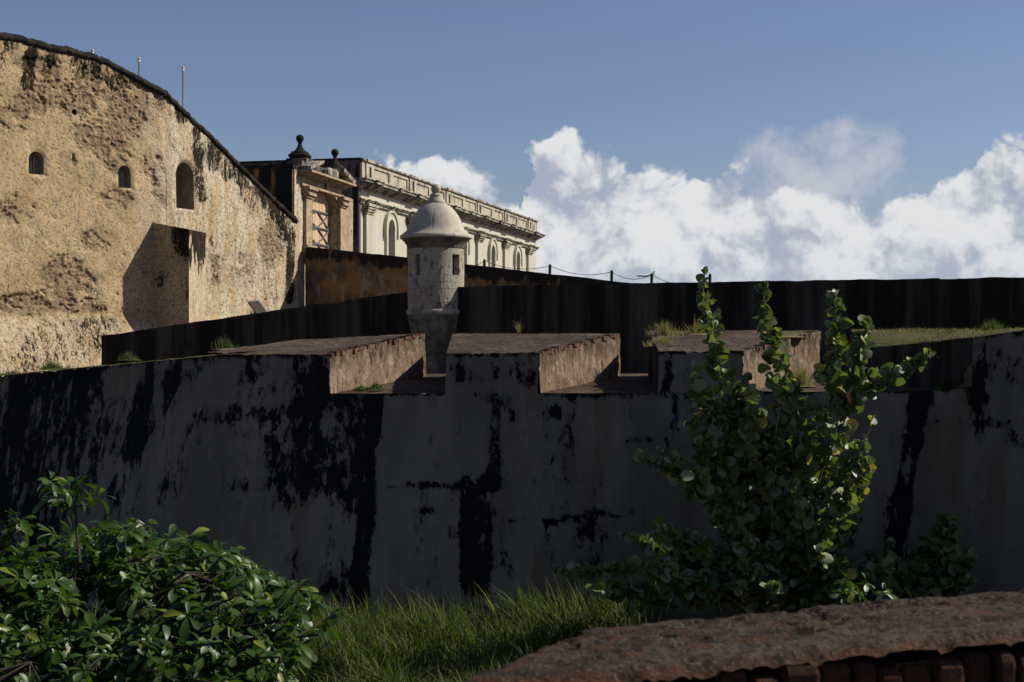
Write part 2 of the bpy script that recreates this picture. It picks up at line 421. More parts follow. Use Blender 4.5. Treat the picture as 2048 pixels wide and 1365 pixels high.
    c = t.mix(t.ss(n1, 0.35, 0.65), (0.026, 0.016, 0.010), (0.078, 0.056, 0.040))
    c = t.mix(t.ss(n2, 0.47, 0.58, 0, 0.9), c, (0.0144, 0.0096, 0.0072))
    c = t.mix(t.ss(n3, 0.55, 0.64, 0, 0.85), c, (0.1360, 0.1120, 0.0880))
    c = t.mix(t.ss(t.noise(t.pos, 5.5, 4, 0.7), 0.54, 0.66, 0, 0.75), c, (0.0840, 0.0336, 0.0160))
    c = t.mix(t.math('MULTIPLY', attr(t, 'stain_or_rimlight'), t.ss(n2, 0.35, 0.55, 1.0, 0.45)), c, (0.115, 0.046, 0.022))  # brick-red rim painted in as the sunlit tops of the bricks
    t.l.new(c, t.b.inputs['Base Color']); bump(t, t.math('ADD', t.math('MULTIPLY', n2, 1.5), n3), 1.0, 0.02)
    M['coping'] = t.m
    # bricks
    t = mat('old_brick', 0.92, 0.1)
    ri = t.node('ShaderNodeObjectInfo').outputs['Random']
    n2 = t.noise(t.pos, 30.0, 5, 0.7)
    c = t.mix(ri, (0.032, 0.013, 0.008), (0.070, 0.028, 0.014))
    c = t.mix(t.ss(n2, 0.46, 0.58, 0, 0.9), c, (0.0255, 0.0170, 0.0127))
    t.l.new(c, t.b.inputs['Base Color']); bump(t, n2, 0.8, 0.01)
    M['brick'] = t.m
    # sentry box stone and lime cap
    t = mat('sentry_stone', 0.9, 0.15)
    ri = t.node('ShaderNodeObjectInfo').outputs['Random']
    n1 = t.noise(t.pos, 1.5, 5, 0.65); n2 = t.noise(t.pos, 6.0, 6, 0.7)
    c = t.mix(ri, (0.2442, 0.1961, 0.1332), (0.3182, 0.2775, 0.2146))
    c = t.mix(t.ss(n1, 0.38, 0.62), c, (0.3330, 0.3034, 0.2516))
    c = t.mix(t.ss(t.noise(t.pos, 3.0, 5, 0.6), 0.60, 0.72, 0, 0.75), c, (0.2442, 0.1702, 0.0851))
    c = t.mix(t.ss(n2, 0.52, 0.64, 0, 0.85), c, (0.0703, 0.0629, 0.0540))
    c = t.mix(t.ss(t.noise(stretch(t, 1, 1, 0.4), 1.3, 5, 0.7), 0.55, 0.66, 0, 0.7), c, (0.0888, 0.0814, 0.0740))
    t.l.new(c, t.b.inputs['Base Color']); bump(t, t.noise(t.pos, 16.0, 6, 0.7), 0.7, 0.03)
    M['sentry'] = t.m
    t = mat('sentry_cap_lime', 0.85, 0.2)
    n1 = t.noise(stretch(t, 1, 1, 0.35), 2.2, 5, 0.6); n2 = t.noise(t.pos, 8.0, 5, 0.65)
    c = t.mix(t.ss(n1, 0.3, 0.7), (0.2880, 0.2600, 0.2120), (0.4000, 0.3600, 0.2920))
    c = t.mix(t.ss(n2, 0.58, 0.72, 0, 0.5), c, (0.1920, 0.1760, 0.1520))
    c = t.mix(t.ss(t.noise(stretch(t, 1, 1, 0.22), 4.2, 6, 0.7), 0.55, 0.70, 0, 0.65), c, (0.095, 0.088, 0.078))
    c = t.mix(t.ss(t.noise(t.pos, 2.0, 4, 0.6), 0.52, 0.70, 0, 0.5), c, (0.33, 0.26, 0.175))
    t.l.new(c, t.b.inputs['Base Color']); bump(t, n2, 0.4, 0.02)
    M['cap'] = t.m
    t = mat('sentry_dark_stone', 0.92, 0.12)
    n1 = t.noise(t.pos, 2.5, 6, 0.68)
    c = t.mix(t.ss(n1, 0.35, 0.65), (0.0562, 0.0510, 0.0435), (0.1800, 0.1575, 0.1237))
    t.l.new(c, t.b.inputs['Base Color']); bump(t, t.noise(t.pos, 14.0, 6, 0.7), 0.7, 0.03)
    M['corbel'] = t.m
    # white building
    t = mat('white_limewash', 0.88, 0.15)
    n1 = t.noise(stretch(t, 1, 1, 0.12), 1.4, 5, 0.65); n2 = t.noise(t.pos, 2.0, 6, 0.7)
    c = t.mix(t.ss(n1, 0.3, 0.7), (0.3572, 0.3268, 0.2622), (0.4408, 0.4104, 0.3420))
    c = t.mix(t.ss(n1, 0.58, 0.76, 0, 0.55), c, (0.3192, 0.2584, 0.1786))
    c = t.mix(t.ss(n2, 0.56, 0.70, 0, 0.6), c, (0.2280, 0.2090, 0.1786))
    t.l.new(c, t.b.inputs['Base Color']); bump(t, n2, 0.3, 0.03)
    M['white'] = t.m
    t = mat('weathered_moulding', 0.9, 0.15)
    n1 = t.noise(stretch(t, 1, 1, 0.5), 2.6, 6, 0.7)
    c = t.mix(t.ss(n1, 0.40, 0.60), (0.3724, 0.3306, 0.2546), (0.0760, 0.0699, 0.0608))
    t.l.new(c, t.b.inputs['Base Color']); bump(t, n1, 0.5, 0.04)
    M['moulding'] = t.m
    t = mat('weathered_parapet', 0.9, 0.15)
    n1 = t.noise(stretch(t, 1, 1, 0.6), 1.8, 6, 0.7)
    c = t.mix(t.ss(n1, 0.44, 0.66), (0.3572, 0.3154, 0.2470), (0.1292, 0.1178, 0.0988))
    t.l.new(c, t.b.inputs['Base Color']); bump(t, n1, 0.5, 0.04)
    M['parapet'] = t.m
    # gate stone
    t = mat('gate_stone', 0.92, 0.15)
    n1 = t.noise(t.pos, 1.8, 5, 0.6); n2 = t.noise(stretch(t, 1, 1, 0.8), 6.0, 6, 0.7)
    c = t.mix(t.ss(n1, 0.35, 0.65), (0.2652, 0.1950, 0.1287), (0.3432, 0.2652, 0.1794))
    c = t.mix(t.ss(n2, 0.51, 0.62, 0, 0.85), c, (0.1014, 0.0780, 0.0546))
    t.l.new(c, t.b.inputs['Base Color']); bump(t, n2, 0.7, 0.05)
    M['gate'] = t.m
    M['edgebrick'] = simple('edge_brick', (0.10, 0.052, 0.032), 0.95, 0.1, 0.6, 9.0, 0.6)
    M['blackstone'] = simple('black_stone', (0.026, 0.023, 0.020), 1.0, 0.04, 0.5, 3.0, 0.6)
    M['sooty'] = simple('sooty_render', (0.125, 0.101, 0.082), 0.95, 0.1, 0.5, 0.9, 0.5, streak=1.0)
    M['sooty_orange'] = simple('sooty_orange_render', (0.203, 0.109, 0.047), 0.95, 0.1, 0.5, 1.2, 0.5, streak=1.35)
    M['door'] = simple('door_board', (0.437, 0.312, 0.199), 0.75, 0.2, 0.12, 6.0, 0.2)
    M['iron'] = simple('painted_iron', (0.075, 0.072, 0.07), 0.6, 0.3, 0.2, 5.0)
    M['shutter'] = simple('grey_shutter', (0.234, 0.215, 0.183), 0.7, 0.2, 0.2, 6.0)
    M['dim'] = simple('dim_room', (0.02, 0.018, 0.016), 0.9, 0.1)
    M['pole'] = simple('pole_white', (0.80, 0.80, 0.80), 0.5, 0.4, 0.05, 2.0)
    M['gilt'] = simple('pole_ball', (0.50, 0.33, 0.16), 0.4, 0.5, 0.1, 4.0)
    M['postwood'] = simple('post_wood', (0.045, 0.038, 0.030), 0.9, 0.1, 0.3, 8.0, 0.4)
    M['rope'] = simple('rope', (0.16, 0.14, 0.12), 0.9, 0.1, 0.2, 20.0)
    M['panel'] = simple('panel_back', (0.070, 0.052, 0.040), 0.6, 0.3, 0.2, 5.0)
    M['paledge'] = simple('panel_edge', (0.30, 0.29, 0.27), 0.5, 0.4, 0.1, 5.0)
    M['soil'] = simple('soil', (0.050, 0.045, 0.025), 0.95, 0.1, 0.4, 1.5, 0.5)
    M['paving'] = simple('terreplein', (0.13, 0.105, 0.08), 0.95, 0.1, 0.3, 1.0, 0.5)
    M['reveal'] = simple('reveal_plaster', (0.211, 0.176, 0.133), 0.95, 0.1, 0.3, 2.5, 0.4)
    M['plane'] = simple('airliner_haze_tint', (0.62, 0.68, 0.78), 0.5, 0.3, 0.03, 0.1)  # pale blue-grey, with the distant air haze mixed into the colour
    def leaf(name, dark, light, back, gl, transl, yellow):
        t = mat(name, gl, 0.5 if 'grape' in name else 0.32)
        ri = t.node('ShaderNodeObjectInfo').outputs['Random']
        f = t.math('FRACT', t.math('ADD', ri, attr(t, 'tint')))
        c = t.mix(f, dark, light)
        c = t.mix(t.ss(f, 0.93, 0.97), c, yellow)
        geo = t.node('ShaderNodeNewGeometry')
        c2 = t.mix(t.math('MULTIPLY', geo.outputs['Backfacing'], 0.8), c, back)
        t.l.new(c2, t.b.inputs['Base Color'])
        tr = t.node('ShaderNodeBsdfTranslucent', {'Color': t.mix(1.0, c, (1.9, 2.1, 0.75), 'MULTIPLY')})
        mx = t.node('ShaderNodeMixShader', {0: transl, 1: t.b.outputs[0], 2: tr.outputs[0]})
        t.l.new(mx.outputs[0], t.out.inputs['Surface'])
        return t.m
    M['grape'] = leaf('sea_grape_leaf', (0.030, 0.056, 0.011), (0.125, 0.150, 0.036), (0.24, 0.27, 0.16), 0.50, 0.28, (0.30, 0.22, 0.04))
    M['almond'] = leaf('almond_leaf', (0.014, 0.038, 0.005), (0.045, 0.084, 0.010), (0.055, 0.088, 0.022), 0.42, 0.26, (0.13, 0.15, 0.02))
    M['grass'] = leaf('grass_blade', (0.020, 0.042, 0.006), (0.075, 0.098, 0.018), (0.07, 0.08, 0.022), 0.75, 0.32, (0.22, 0.18, 0.10))
    M['topgrass'] = leaf('scrub_grass_blade', (0.060, 0.066, 0.018), (0.130, 0.115, 0.042), (0.12, 0.12, 0.05), 0.7, 0.25, (0.24, 0.18, 0.10))
    M['drygrass'] = leaf('dry_grass_blade', (0.12, 0.11, 0.045), (0.22, 0.17, 0.085), (0.20, 0.16, 0.08), 0.7, 0.30, (0.30, 0.22, 0.12))
    M['bark'] = simple('pale_bark', (0.23, 0.19, 0.145), 0.9, 0.1, 0.35, 14.0, 0.5)
    M['darkbark'] = simple('dark_bark', (0.050, 0.042, 0.028), 0.9, 0.1, 0.35, 14.0, 0.5)
    M['deadleaf'] = simple('dead_leaf', (0.42, 0.20, 0.06), 0.8, 0.2, 0.3, 9.0)
mats()

# ------------------------------------------------------------------ ground and raised terraces
S = 7000.0
tag(obj('ground', [(-S, -S, 0), (S, -S, 0), (S, S, 0), (-S, S, 0)], [[0, 1, 2, 3]], M['soil'], origin=(0, 0, 0)), None, None, kind='structure')
m = MB(); m.prism([(-18, 38.6), (-7.2, 30.2), (-5.3, 29.4), (7.6, 29.4), (9.8, 28.2), (17.5, 20.6), (34, 20), (34, 120), (-45, 120), (-45, 44)], -0.5, EYE - 1.62)
tag(m.build('terreplein', M['paving']), None, None, kind='structure')
m = MB(); m.prism([(-7.3, 51.2), (9, 46.5), (34, 60), (34, 119), (-13, 119), (-13, 58)], 1.0, EYE + 1.15)
tag(m.build('upper_terrace', M['paving']), None, None, kind='structure')
m = MB(); m.prism([(-3.2, 3.2), (-0.35, 3.7), (3.6, 5.2), (6, 4.0), (6, -6), (-6, -6), (-6, 2.4)], -0.5, EYE - 1.75)
tag(m.build('viewing_terrace', M['soil']), None, None, kind='structure')

# ------------------------------------------------------------------ the bastion wall (outer, in shade)
BAT = 0.17
def dirn(deg): return np.array((math.cos(R(deg)), math.sin(R(deg))))
XC2 = K(600) * 28; C2 = np.array((XC2, 28.0))
C1 = C2 + 1.54 * np.array((-math.cos(R(9)), math.sin(R(9))))
C0 = C1 + 15.0 * np.array((-math.cos(R(42)), math.sin(R(42))))
J = np.array((K(1840) * 28, 28.0))
WD = np.array((0.7071, -0.7071)); JE = J + 12.5 * WD
plan = [C0, C1, C2, J, JE]
segl = [np.linalg.norm(plan[i + 1] - plan[i]) for i in range(4)]
cum = np.concatenate([[0], np.cumsum(segl)])
def nrm(d): return np.array((d[1], -d[0]))          # outward: to the right of the walking direction (left to right)
dirs = [(plan[i + 1] - plan[i]) / segl[i] for i in range(4)]
nors = [nrm(d) for d in dirs]
mit = [nors[0]]
for i in range(1, 4):
    s_ = nors[i - 1] + nors[i]; mit.append(s_ / (s_ @ nors[i]))
mit.append(nors[3])
# heights along the top edge
sx_ = lambda x: cum[2] + (x - XC2)                   # path length of a point x on the frontal stretch
ks = [0, cum[1], cum[2], sx_(-1.2), sx_(J[0]), cum[3] + 1.107, cum[3] + 2.13, cum[4]]
ztop_k = [EYE - 1.22, EYE - 0.255, EYE - 0.255, EYE - 0.235, EYE - 0.15, EYE + 0.07, EYE + 0.22, EYE + 1.75]
def ztop(s): return np.interp(s, ks, ztop_k)
zsill_k = [EYE - 2.1, EYE - 1.04, EYE - 1.04, EYE - 1.04, EYE - 1.0, EYE - 0.885, EYE - 0.85, EYE - 0.4]
def zsill(s): return np.interp(s, ks, zsill_k)
EMB = [(-3.584, -1.290), (0.532, 2.895), (4.539, None)]
emb_s = [(sx_(a), sx_(b) if b is not None else cum[3] + 1.107) for a, b in EMB]
def wall_pt(s, z):
    i = np.clip(np.searchsorted(cum, s, side='right') - 1, 0, 3)
    i = np.asarray(i); t = (s - cum[i]) / np.array(segl)[i]
    pl = np.array(plan); mi = np.array(mit)
    base = pl[i] * (1 - t)[:, None] + pl[i + 1] * t[:, None]
    mv = mi[i] * (1 - t)[:, None] + mi[i + 1] * t[:, None]
    h = np.maximum(ztop(s) - z, 0)
    p = base + mv * (BAT * h)[:, None]
    return np.column_stack([p, z]), np.array(nors)[i]
# stain strokes in photograph pixels: x0,y0,x1,y1,half width,strength
ST = [(752, 790, 742, 900, 17, 1.0), (742, 900, 735, 980, 15, 1.0), (735, 980, 716, 1230, 19, 1.0), (690, 820, 640, 900, 70, .62), (690, 880, 690, 980, 50, .55), (560, 800, 590, 990, 48, .45),
      (620, 975, 740, 975, 22, .62), (400, 830, 740, 822, 16, .64), (470, 975, 620, 965, 14, .58), (660, 1000, 655, 1190, 14, .52), (690, 1120, 670, 1190, 24, .4),
      (780, 975, 850, 970, 6, .6), (860, 970, 925, 968, 8, .55), (935, 965, 985, 968, 22, .6), (950, 980, 960, 1160, 34, .58), (985, 1040, 990, 1130, 22, .5), (992, 830, 985, 960, 11, .55),
      (1005, 1045, 1110, 1040, 5, .55), (1110, 1036, 1265, 1026, 5, .5), (1090, 1050, 1092, 1075, 7, .5), (1180, 1040, 1182, 1075, 7, .45), (1118, 822, 1118, 826, 11, .95), (845, 1024, 860, 1022, 8, .6), (905, 1060, 906, 1085, 8, .65),
      (1255, 880, 1300, 876, 8, .6), (1345, 850, 1350, 900, 18, .45), (1335, 720, 1333, 780, 9, .75), (1350, 790, 1352, 880, 7, .55), (1300, 882, 1420, 878, 14, .42),
      (520, 730, 650, 740, 40, .42), (640, 720, 645, 790, 16, .55), (600, 760, 610, 800, 25, .45), (905, 740, 960, 760, 20, .4), (1000, 725, 1060, 745, 26, .45), (1045, 712, 1050, 760, 18, .7), (960, 790, 1010, 800, 14, .45), (1010, 810, 1025, 840, 9, .6),
      (1845, 780, 1832, 860, 22, .75), (1832, 860, 1800, 1000, 20, .8), (1800, 1000, 1780, 1200, 26, .6), (1860, 850, 2060, 845, 11, .5), (1960, 690, 1950, 840, 24, .5), (1985, 720, 2060, 760, 26, .42), (1900, 780, 1945, 790, 16, .45), (2020, 880, 2060, 885, 18, .4),
      (130, 760, 60, 1130, 80, .56), (20, 780, 0, 1150, 90, .60), (330, 760, 250, 900, 28, .45), (420, 720, 330, 740, 40, .35), (390, 860, 330, 1000, 18, .45), (300, 780, 260, 850, 30, .42), (240, 960, 205, 1100, 14, .45), (1240, 790, 1400, 795, 8, .45), (1130, 790, 1200, 792, 7, .35)]
def strokes(px, py, L):
    r = np.zeros_like(px)
    for x0, y0, x1, y1, w, k in L:
        dx, dy = x1 - x0, y1 - y0; l2 = dx * dx + dy * dy + 1e-6
        t = np.clip(((px - x0) * dx + (py - y0) * dy) / l2, 0, 1)
        d = np.hypot(px - x0 - t * dx, py - y0 - t * dy)
        r = np.maximum(r, k * (1 - smooth(d, 0.55 * w, 1.5 * w)))
    return r
def build_bastion():
    root = thing('bastion_wall', (0, 28.0, 0), 'long battered outer wall in shade, grey limewash streaked with black stains, cut by embrasures', 'fortress wall')
    ss = list(np.arange(0, cum[4], 0.07)) + list(cum[1:4]) + [e for p in emb_s for e in p]
    ss = np.array(sorted(set(np.round(ss, 4)))); keep = np.concatenate([[True], np.diff(ss) > 0.012])
    must = set(np.round([e for p in emb_s for e in p] + list(cum[1:4]), 4))
    ss = np.array([s for s, k in zip(ss, keep) if k or s in must])
    nu = len(ss); n1, n2 = 14, 66; nv = n1 + n2 + 1
    zt, zs = ztop(ss), zsill(ss)
    rows = []
    for j in range(nv):
        rows.append(zt + (zs - zt) * j / n1 if j <= n1 else zs * (1 - (j - n1) / n2) + (-0.15) * (j - n1) / n2)
    Z = np.array(rows).T.ravel(); SS = np.repeat(ss, nv)
    P, N = wall_pt(SS, Z)
    px, py = topix(P)
    q = np.column_stack([SS, Z, Z * 0])
    # ragged arris where the face meets tops and sills
    depth = 0.018 * fbm(q * 1.3, 4, 3) + 0.008 * fbm(q * 6, 3, 5)
    edge = np.minimum(np.abs(Z - np.repeat(zt, nv)), 1)
    rag = np.abs(fbm(np.column_stack([SS * 5, SS * 0, SS * 0]), 4, 9)) * 0.06 * (edge < 0.02)
    P[:, :2] += N * depth[:, None]; P[:, 2] -= rag
    st = strokes(px, py, ST[:3]); st = np.maximum(st, strokes(px + 9 * fbm(q * 2.4, 3, 71), py + 9 * fbm(q * 2.4, 3, 72), ST[3:]) * (0.95 + 0.6 * fbm(q * (1.6, 1.1, 1), 4, 73)))
    st += 0.20 * smooth(fbm(q * (3.2, 1.6, 1), 4, 75), 0.12, 0.5)
    st += 0.42 * smooth(fbm(q * (1.3, 0.35, 1), 4, 21), -0.1, 0.5) * smooth(px, 820, 640) * smooth(py, 1080, 900)
    st += 0.25 * smooth(fbm(q * (2.6, 0.5, 1), 4, 23), 0.0, 0.5)
    st += 0.28 * smooth(-fbm(q * (2.0, 0.25, 1), 4, 31), 0.05, 0.6)
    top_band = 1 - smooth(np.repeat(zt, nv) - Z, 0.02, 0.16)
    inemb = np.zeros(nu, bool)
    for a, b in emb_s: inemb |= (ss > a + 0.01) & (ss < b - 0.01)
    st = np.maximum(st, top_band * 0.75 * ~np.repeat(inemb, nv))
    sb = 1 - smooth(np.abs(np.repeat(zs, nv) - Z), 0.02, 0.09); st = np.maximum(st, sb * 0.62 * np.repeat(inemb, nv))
    st -= 0.25 * smooth(fbm(q * (0.5, 0.4, 1), 3, 44), 0.1, 0.6)
    fc = grid_faces(nu, nv, flip=False).reshape(nu - 1, nv - 1, 4)
    kp = np.ones((nu - 1, nv - 1), bool)
    mid = (ss[:-1] + ss[1:]) / 2
    for a, b in emb_s: kp[np.ix_((mid > a) & (mid < b), range(n1))] = False
    o = obj('wall_face', P, fc[kp], M['bastion'], root, {'stain_or_rimlight': st, 'wash': st * 0}, True)
    # merlons -------------------------------------------------------
    def surf(name, A, B, na, nb, mat_, amp=0.02, green=None, stain_or_rimlight=None, parent=root, seed=0, drop=None):
        """ruled patch between polylines A and B (same count after resampling)"""
        def rs(L, n):
            L = np.array(L, float); l = np.arange(len(L)) if same else np.concatenate([[0], np.cumsum(np.linalg.norm(np.diff(L, axis=0), axis=1))])
            t = np.linspace(0, l[-1], n); return np.column_stack([np.interp(t, l, L[:, k]) for k in range(3)])
        same = len(A) == len(B)
        a, b = rs(A, na), rs(B, na)
        t = np.linspace(0, 1, nb)
        V = (a[:, None, :] * (1 - t)[None, :, None] + b[:, None, :] * t[None, :, None]).reshape(-1, 3)
        nv_ = np.cross(a[-1] - a[0], b[0] - a[0]); nv_ /= np.linalg.norm(nv_)
        d = fbm(V * 2.2, 5, seed) * amp + np.abs(fbm(V * 9, 3, seed + 3)) * amp * 0.6
        uu = np.repeat(np.linspace(0, 1, na), nb); vv = np.tile(t, na)
        V = V + nv_[None, :] * d[:, None]
        if 'top' in name: V[:, 2] -= (vv == 0) * (0.012 + 0.05 * np.abs(fbm(V * 5, 4, 9)))
        at = {'green': green(V) if green else V[:, 0] * 0, 'stain_or_rimlight': stain_or_rimlight(uu, vv, V) if stain_or_rimlight else V[:, 0] * 0}
        return obj(name, V, grid_faces(na, nb), mat_, parent, at, True)
    def merlon(FL, FR, BL, BR, fz, bz, floor_, label=None, greenf=None, front=None, back=None, left=True, right=True, seed=0):
        """FL.. are (x,y); fz/bz top heights of the front and back edges"""
        mo = MB()
        e = 0.03
        fr = front or [(*FL, fz), (*FR, fz)]; bk = back or [(*BL, bz), (*BR, bz)]
        # core keeps the block solid, a little inside the skin
        cf = [(p[0], p[1] + 0.09, p[2] - 0.08) for p in fr]; cb = [(p[0], p[1] - 0.06, p[2] - 0.08) for p in bk][::-1]
        poly = cf + cb
        cx = np.mean([p[0] for p in poly]); poly = [(cx + (p[0] - cx) * 0.97, p[1], p[2]) for p in poly]
        mo.prism([(p[0], p[1]) for p in poly], floor_ - 0.4, [p[2] for p in poly])
        r = mo.build('merlon', M['cheek'], root, attrs=None)
        lf, rf = fr[0], fr[-1]; lb, rb = bk[0], bk[-1]
        surf('merlon_top', fr, bk, 60, 40, M['top'], 0.022, green=greenf, parent=r, seed=seed)
        def st_(u, v, V): return np.clip(smooth(v, 0.35, 1.0) * 0.85 + 0.10 + 0.45 * fbm(V * (1, 1, 1.2), 4, 77), 0, 0.95)
        z0 = floor_
        if right: surf('cheek', [(rf[0], rf[1], EYE - 1.10), (rb[0], rb[1], z0 - 0.05)], [(rf[0], rf[1], rf[2]), (rb[0], rb[1], rb[2])], 80, 28, M['cheek'], 0.045, stain_or_rimlight=st_, parent=r, seed=seed + 5)
        if left: surf('cheek', [(lb[0], lb[1], z0 - 0.05), (lf[0], lf[1], EYE - 1.10)], [(lb[0], lb[1], lb[2]), (lf[0], lf[1], lf[2])], 60, 28, M['black'], 0.03, stain_or_rimlight=st_, parent=r, seed=seed + 8)  # cheek turned from the sun: its shade is put in by near-black colour
        surf('merlon_back', [(rb[0], rb[1], z0 - 0.2), (lb[0], lb[1], z0 - 0.2)], [(rb[0], rb[1], rb[2]), (lb[0], lb[1], lb[2])], 30, 8, M['cheek'], 0.02, parent=r, seed=seed + 2)
        return r
    fl = EYE - 0.80
    g1 = lambda V: 0.22 * smooth(fbm(V * 0.8, 3, 24), 0.0, 0.4) + 0.35 * smooth(V[:, 0], -4.8, -5.8) + 0.12 * fbm(V * 2, 3, 4)
    merlon(None, None, None, None, 0, 0, fl, greenf=g1, left=False, seed=10,
           front=[(C1[0], C1[1], EYE - 0.255), (C2[0], C2[1], EYE - 0.255), (-3.584, 28, EYE - 0.25)],
           back=[(-6.40, 29.9, EYE - 0.23), (-4.92, 32.5, EYE + 0.02), (-1.96, 32.0, EYE + 0.17)])
    g2 = lambda V: 0.30 * (np.hypot(V[:, 0] + 1.0, V[:, 1] - 28.6) < 0.4) + 0.34 * smooth(fbm(V * 0.9, 3, 34), 0.05, 0.45) + 0.12 * fbm(V * 3, 3, 4)
    merlon((-1.290, 28), (0.532, 28), (-1.34, 32), (2.43, 32), EYE - 0.235, EYE + 0.165, fl, greenf=g2, seed=20)
    g3 = lambda V: 0.42 * smooth(fbm(V * 1.2, 3, 14), -0.1, 0.4) + 0.2 * smooth(V[:, 0], 5.2, 6.2)
    merlon((2.895, 28), (4.539, 28), (3.07, 32), (6.93, 32), EYE - 0.21, EYE + 0.23, fl, greenf=g3, seed=30)
    g4 = lambda V: 0.66 + 0.35 * fbm(V * 1.1, 4, 15)
    fr4 = [(7.62, 30.0, EYE - 0.15), (8.81, 27.22, EYE + 0.07)] + [(*(J + WD * t), float(ztop(cum[3] + t))) for t in (2.13, 4, 7, 12.5)]
    bk4 = [(7.84, 33.0, EYE + 0.26), (9.5, 33.0, EYE + 0.25), (11.7, 32.6, EYE + 0.24), (14, 31.0, EYE + 0.5), (17, 28, EYE + 0.9), (20, 24, EYE + 1.7)]
    r4 = MB()
    for i in range(len(fr4) - 1):
        q = [fr4[i], fr4[i + 1], bk4[i + 1], bk4[i]]; lo = [(p[0], p[1] + (0.05 if k < 2 else 0), 0.5) for k, p in enumerate(q)]
        r4.hexa(lo + [(l_[0], l_[1], p[2] - 0.10) for l_, p in zip(lo, q)])
    r4 = r4.build('merlon', M['cheek'], root)
    surf('merlon_top', fr4, bk4, 150, 60, M['top'], 0.035, green=g4, parent=r4, seed=40)
    surf('cheek', [(7.62, 30.0, EYE - 0.95), (8.81, 27.25, EYE - 0.92)], [(7.62, 30.0, EYE - 0.15), (8.81, 27.25, EYE + 0.07)], 60, 24, M['black'], 0.05, parent=r4, seed=41)  # shaded cheek coloured near-black in place of the rubble tone
    surf('cheek', [(7.84, 33.0, EYE - 0.8), (7.62, 30.0, EYE - 0.95)], [(7.84, 33.0, EYE + 0.26), (7.62, 30.0, EYE - 0.15)], 40, 20, M['black'], 0.03, parent=r4, seed=43)  # same painted shade on the inner cheek
    # embrasure floors
    gf = lambda V: 0.28 + 0.28 * fbm(V * 1.6, 4, 8)
    surf('embrasure_floor', [(-3.60, 27.99, EYE - 1.035), (-1.27, 27.99, EYE - 1.035)], [(-2.1, 32.6, EYE - 0.76), (-1.2, 32.6, EYE - 0.76)], 40, 50, M['top'], 0.02, green=gf, seed=50)
    surf('embrasure_floor', [(0.51, 27.99, EYE - 1.03), (2.92, 27.99, EYE - 1.03)], [(2.3, 32.6, EYE - 0.75), (3.2, 32.6, EYE - 0.75)], 40, 50, M['top'], 0.02, green=gf, seed=52)
    surf('embrasure_floor', [(4.52, 27.99, EYE - 1.0), (J[0], J[1], EYE - 0.99), (8.83, 27.21, EYE - 0.88)], [(6.8, 32.6, EYE - 0.75), (7.4, 32.7, EYE - 0.75), (8.0, 32.8, EYE - 0.75)], 50, 50, M['top'], 0.02, green=lambda V: gf(V) + 0.15, seed=54)
    # thin grassy parapet on the left stretch
    n0 = nors[0]
    a = [(*C0, ztop(0)), (*C1, ztop(cum[1]))]
    b = [(*(C0 - n0 * 1.15), ztop(0) + 0.07), (*(C1 - n0 * 1.15), ztop(cum[1]) + 0.05)]
    surf('parapet_top', a, b, 160, 14, M['top'], 0.03, green=lambda V: 0.62 + 0.3 * fbm(V * 1.0, 4, 19), seed=60)
    pm = MB(); c0, c1 = C0 - n0 * 0.10, C1 - n0 * 0.10; d0, d1 = C0 - n0 * 1.12, C1 - n0 * 1.12
    pm.hexa([(*c0, 2.0), (*c1, 2.0), (*d1, 2.0), (*d0, 2.0), (*c0, ztop(0) - 0.06), (*c1, ztop(cum[1]) - 0.06), (*d1, ztop(cum[1]) - 0.03), (*d0, ztop(0) - 0.03)])
    pm.build('parapet_core', M['cheek'], root)
    # brick edging along the lit cheeks, too small to pick apart
    for (f_, b_, zf, zb) in (((-3.584, 28), (-1.96, 32), EYE - 0.25, EYE + 0.17), ((0.532, 28), (2.43, 32), EYE - 0.235, EYE + 0.165), ((4.539, 28), (6.93, 32), EYE - 0.21, EYE + 0.23)):
        mb = MB(); f_ = np.array(f_); b_ = np.array(b_); L = np.linalg.norm(b_ - f_); dd = (b_ - f_) / L; nn = np.array((dd[1], -dd[0])); u = 0.02
        while u < L - 0.1:
            w_ = rnd.uniform(0.05, 0.14); z = zf + (zb - zf) * u / L + rnd.uniform(0.0, 0.03); o_ = rnd.uniform(0.0, 0.045); h_ = rnd.uniform(0.05, 0.10)
            if rnd.random() > 0.34:
                p = f_ + dd * u; q_ = f_ + dd * (u + w_ * 0.9); i_ = -nn * rnd.uniform(0.16, 0.24)
                mb.hexa([(*(p + nn * o_ + i_), z - h_), (*(p + nn * o_), z - h_), (*(q_ + nn * o_), z - h_), (*(q_ + nn * o_ + i_), z - h_),
                         (*(p + nn * o_ + i_), z), (*(p + nn * o_), z), (*(q_ + nn * o_), z), (*(q_ + nn * o_ + i_), z)])
            u += w_
        e = mb.build('brick_edging', M['edgebrick'], root); e['kind'] = 'stuff'
    return root
build_bastion()

